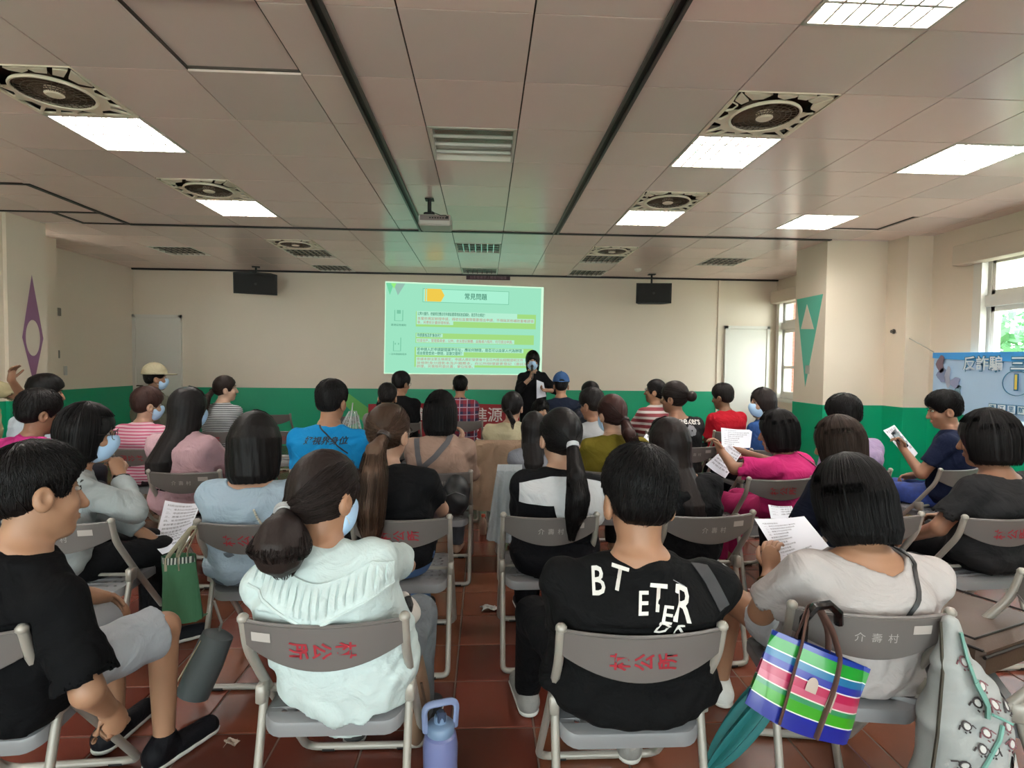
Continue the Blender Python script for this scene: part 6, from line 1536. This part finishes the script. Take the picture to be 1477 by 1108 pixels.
# brown soft case on the sideways chair
Mb = bag_frame((1.72, 1.88, .515), 24, 3, 0); b = MB().box((-.25, -.17, -.07), (.25, .17, .065), Mb, bev=.03); bb_ = tag(b.build('brown_case', mat('brown nylon case', '#4d382a', .6, bump=.08, bscale=120, var=.08), None, True), 'brown zipped soft case lying on the sideways chair', 'bag')
MB().tube([Mb @ Vector(p) for p in ((-.245, -.172, .02), (.245, -.172, .02))], .006, 6).tube([Mb @ Vector(p) for p in ((-.25, -.17, .042), (-.25, .17, .042))], .005, 6).tube([Mb @ Vector(p) for p in ((-.24, -.14, .066), (.24, -.14, .066), (.24, .14, .066), (-.24, .14, .066))], .004, 6, closed=True).build('zip', mat('dark zip', '#1d1714', .5), bb_, True)
# green corduroy tote on the second-row chair
Mg = bag_frame((-1.265, 2.36, .50), -8, -4, 0); g = MB()
def gp(u, v, s_): w_ = .085*(1-.12*v); t = (.05*math.sin(PI*u)**.5)*(1-.35*v)+.004*math.sin(9*u+5*v); return Mg @ Vector(((u-.5)*2*w_, (-t if s_ else t), (v-.5)*.27))
for s_ in (0, 1): g.sheet(lambda u, v, q=s_: gp(u if q else 1-u, 1-v, q), 14, 12)
g.sheet(lambda u, v: Mg @ Vector(((u-.5)*.17, (v-.5)*.08, -.132)), 2, 2)
gt = tag(g.build('tote_bag', mat('green corduroy', '#3c7350', .85, bump=.3, bscale=60, bstretch=(1, 1, .1)), None, True), 'small green fabric tote hung on the second-row chair post', 'bag')
gl = MB()
for s_ in (0, 1): gl.sheet(lambda u, v, q=s_: gp(u if q else 1-u, 1.0-.1*v, q)+Vector((0, -.003 if q else .003, 0)), 12, 2)
gl.build('striped_lining', stripes_mat('tote lining', '#2a3a34', '#cfd2cb', 70, .45, 'X'), gt, True)
hb = MB()
for s_ in (0, 1): hb.tube(round_path([gp(.3, .8, s_), gp(.32, 1.0, s_), Vector((-1.25, 2.42, .735)), Vector((-1.225, 2.42, .735)), gp(.62, 1.0, s_), gp(.65, .8, s_)], .02, 3), .009, 6, flat=.35)
hb.build('handle', mat('beige webbing', '#a79f88', .7), gt, True)
# grey padded pouch hanging under the same chair
p0, p1 = Vector((-1.10, 2.33, .31)), Vector((-1.18, 2.28, .085))
pg = MB().tube([p0+(p0-p1)*.06, p0, p0*.5+p1*.5, p1, p1-(p0-p1)*.05], [.03, .062, .068, .064, .03], 18); pc_ = tag(pg.build('pouch', mat('slate grey pouch', '#4d5354', .6, bump=.03, bscale=200), None, True), 'slate grey cylindrical pouch hanging from a clip under the second-row chair', 'pouch')
MB().tube([p0+(p0-p1)*.05, p0+Vector((.015, .0, .05)), p0+Vector((-.005, .01, .09)), Vector((-1.13, 2.36, .44))], .006, 6).build('clip_cord', mat('cord grey', '#7b7772', .5, .4), pc_, True)
MB().tube([p0+Vector((-.045, -.05, .0)), p1+Vector((-.055, -.04, .05))], .003, 5).build('zip', mat('zip pale', '#b8a98d', .4, .6), pc_)
# white tote with black lace beside the blouse
sb = SDF().add(cone((-.262, 1.83, .67), (-.252, 1.86, .60), .025, .035), .02).add(ell((-.258, 1.87, .60), (.036, .07, .05)), .03); sb.disp(lambda x, y, z: .004*np.sin(60*z+30*x)); V, Q = sb.mesh(.008)
wt = tag(link('tote_bag', np_mesh('tote_bag', V, Q, mat('off-white canvas', '#cfc6bd', .8, bump=.1, bscale=90))), 'off-white canvas bag beside the woman in the ruffled blouse', 'bag')
MB().tube([(-.245, 1.80, .685), (-.24, 1.80, .66), (-.24, 1.805, .635)], [.012, .015, .01], 8).build('black_lace', mat('black lace', '#2a2626', .8, bump=.4, bscale=150), wt)
sb = SDF().add(ell((-.235, 1.97, .22), (.045, .08, .14)), .03).add(ell((-.23, 1.97, .34), (.025, .05, .08)), .04); sb.disp(lambda x, y, z: .004*np.sin(50*x+34*z)); V, Q = sb.mesh(.008)
b_ = tag(link('shoulder_bag', np_mesh('shoulder_bag', V, Q, mat('tan canvas', '#7c5f49', .7, bump=.06, bscale=90))), 'tan shoulder bag standing beside the front-row blouse chair', 'bag'); MB().tube([(-.21, 1.90, .34), (-.185, 1.895, .23), (-.195, 1.90, .12)], .005, 6).build('piping', mat('tan dark', '#4f3a2b', .6), b_, True)
# black backpack hung behind the beige sweater
sb = SDF().add(ell((-.17, 3.50, .62), (.085, .07, .13)), .03).add(ell((-.17, 3.46, .58), (.06, .05, .08)), .02); sb.disp(lambda x, y, z: .003*np.sin(60*z+40*x)); V, Q = sb.mesh(.009)
b_ = tag(link('backpack', np_mesh('backpack', V, Q, mat('black nylon', '#17181b', .5, bump=.06, bscale=90))), 'black backpack hung on the third-row chair by the aisle', 'backpack'); MB().tube([(-.23, 3.42, .63), (-.17, 3.405, .655), (-.11, 3.42, .63)], .004, 5).build('zip', mat('zip grey', '#4a4c50', .4, .5), b_, True)
# draped coats
def drape(name, cx, cy, w0, w1, ztop, zf, zb, m, label, amp=.02, skew=0):
    n, k = 36, 22
    def fn(u, v):
        s_ = (v-.5)*2; ww = w0+(w1-w0)*max(0, -s_)**1.2 if s_ < 0 else w0; x = cx+(u-.5)*ww+skew*max(0, -s_)
        dz = abs(s_)**1.1*((ztop-zb) if s_ < 0 else (ztop-zf)); y = cy + (-.035-.05*(-s_) if s_ < -.08 else (.03 if s_ > .08 else s_*.4))
        return (x, y-amp*math.sin(u*19+1.5*math.sin(4*v))*min(1, abs(s_)*2), ztop-dz-.03*math.sin(3*u)*abs(s_))
    return tag(MB().sheet(fn, n, k, .006).build(name, m, None, True), label, 'coat')
drape('coat', .16, 4.80, .46, .56, .79, .55, .22, cloth('#a98f78', .85), 'beige coat hung over the fourth-row chair on the aisle', .02, -.12)
drape('jacket', .17, 3.57, .16, .2, .80, .5, .34, cloth('#a9b0b4', .85), 'light grey jacket hung on the chair of the child', .014, -.05)
# maroon backpack
sb = SDF().add(ell((3.14, 5.92, .84), (.16, .11, .2)), .03).add(ell((3.14, 5.83, .76), (.11, .06, .1)), .03); V, Q = sb.mesh(.014)
b_ = tag(link('backpack', np_mesh('backpack', V, Q, mat('maroon nylon', '#35131a', .6))), 'dark maroon backpack propped on a chair behind the masked woman', 'backpack'); MB().tube([(3.05, 5.79, .84), (3.14, 5.765, .86), (3.23, 5.79, .84)], .005, 5).build('zip', mat('zip pale', '#b8a98d', .4, .6), b_, True)
# clear umbrella standing against the chair
M_clear = glass_mat('clear plastic', (.93, .96, .95), body=.14)
cu_ = MB(); a0, a1 = Vector((-1.27, 5.42, .98)), Vector((-1.36, 5.40, .25))
def cf(u, v): a = 2*PI*u; r = (.02+.10*math.sin(PI*v*.9+.1))*(1+.18*math.cos(8*a)); p = a0*(1-v)+a1*v; return p+Vector((math.cos(a)*r, math.sin(a)*r, 0))
cu_.sheet(cf, 48, 12); co = tag(cu_.build('umbrella', M_clear, None, True), 'clear plastic umbrella leaning behind the brown ponytail', 'umbrella')
rb_ = MB()
for q in range(8): rb_.tube([cf(q/8, v) for v in np.linspace(0, 1, 9)], .003, 4)
rb_.tube([a0+Vector((0, 0, .08)), a1-Vector((0, 0, .2))], .006, 6); rb_.build('rib', mat('white rib', '#c3c5c4', .4), co)
# water bottles
r = tag(empty('water_bottle', (-.135, 1.80, 0), .3), 'large lilac-blue water bottle with carry handle on the aisle floor', 'bottle')
m_b = mat('frosted lilac bottle', '#7f86b8', .35, coat=.2); m_b2 = mat('lid blue grey', '#7e97b8', .4)
MB().lathe([(.045, 0), (.056, .008), (.058, .05), (.056, .12), (.058, .19), (.052, .225), (.04, .235)], 28).build('body', m_b, r, True)
MB().lathe([(.041, .228), (.045, .232), (.045, .258), (.04, .264), (.022, .268), (.02, .29), (.0, .291)], 28).build('lid', m_b2, r, True)
MB().tube(round_path([(-.05, 0, .24), (-.056, 0, .33), (.056, 0, .33), (.05, 0, .24)], .03, 5), .0075, 8, flat=1.5).build('handle', mat('handle pale blue', '#8d9cc4', .4), r, True)
MB().box((-.014, -.02, .268), (.014, .014, .305), bev=.006).build('spout_cap', mat('clear smoky', '#42506a', .15), r)
r = tag(empty('water_bottle', (0.0, 4.68, 0)), 'small clear bottle with orange cap standing on the aisle', 'bottle')
MB().lathe([(.028, 0), (.032, .01), (.032, .1), (.026, .125), (.014, .14), (.014, .15)], 16).build('body', mat('tea bottle', '#a78c78', .2), r, True); MB().lathe([(.017, .148), (.017, .17), (0, .172)], 14).build('cap', mat('orange cap', '#c04a2c', .5), r, True)
def scrap(x, y, s_, c, label): tag(MB().sheet(lambda u, v: (x+(u-.5)*s_+.01*math.sin(5*v), y+(v-.5)*s_*.6, .004+.02*abs(math.sin(4*u+3*v))), 6, 5, .001).build('wrapper', mat('scrap '+c, c, .5), None), label, 'litter')
scrap(.04, 3.22, .09, '#cfcac4', 'white folded paper scrap on the aisle floor'); scrap(-.94, 2.09, .05, '#a58d7c', 'crumpled wrapper on the tiles by the boy\'s foot'); scrap(1.93, 3.0, .06, '#b9857a', 'small pink card on the floor under the second-row chairs')
# outside: brick pier and greenery seen through the windows
M_brk = mat('red brick', '#a0543f', .8, var=.1, vscale=9)
bp = tag(empty('brick_pier', (6.15, 9.9, 0)), 'red brick pier outside the far window', 'pier')
MB().box((-.29, -.44, 0), (.29, .44, 3.2)).build('core', mat('mortar', '#9c8f84', .9), bp)
bme = MB().box((-.11, -.055, -.026), (.11, .055, .026)).mesh('brick'); bme.materials.append(M_brk); bme2 = MB().box((-.055, -.11, -.026), (.055, .11, .026)).mesh('brick'); bme2.materials.append(M_brk)
for k in range(36):
    z = .75+.065*k
    for q in range(3): link('brick', bme, bp, (-.2+.23*q-(.1 if k % 2 else 0)*.5, -.41, z))
    for q in range(4): link('brick', bme2, bp, (-.255, -.33+.23*q-(.1 if k % 2 else 0)*.5, z))
M_leaf = mat('tree leaves', '#5d9a62', .7, var=.35, vscale=3)
def tree(x, y, z, r_, label):
    t = tag(empty('tree', (x, y, -1.5)), label, 'tree', 'trees outside the windows'); MB().tube([(0, 0, 0), (.1, .05, z+.6), (.0, 0, z+1.5)], [.2, .16, .08], 8).build('trunk', mat('bark', '#5a483a', .9), t, True)
    n = 1500; P = RNG.normal(size=(n, 3)); P /= np.linalg.norm(P, axis=1, keepdims=True); P *= (RNG.uniform(.55, 1, n)**.5)[:, None]*r_*(1+.2*np.sin(P[:, :1]*5)); P += np.array([0, 0, z+1.5]); A = RNG.normal(size=(n, 3)); B = RNG.normal(size=(n, 3)); A /= np.linalg.norm(A, axis=1, keepdims=True); B /= np.linalg.norm(B, axis=1, keepdims=True)
    s_ = .16; V = np.stack([P-A*s_, P+B*s_*.5, P+A*s_, P-B*s_*.5], 1).reshape(-1, 3); Q = np.arange(4*n).reshape(-1, 4); stuff(link('leaves', np_mesh('leaves', V, Q, M_leaf, False), t))
tree(9.5, 8.3, .9, 1.7, 'round green tree outside the near window'); tree(13.5, 12.5, 1.2, 2.2, 'taller green tree farther behind the near window')
struct(MB().box((-30, -30, -1.7), (30, 30, -1.5)).build('ground', mat('outside ground', '#a3a494', .9)))
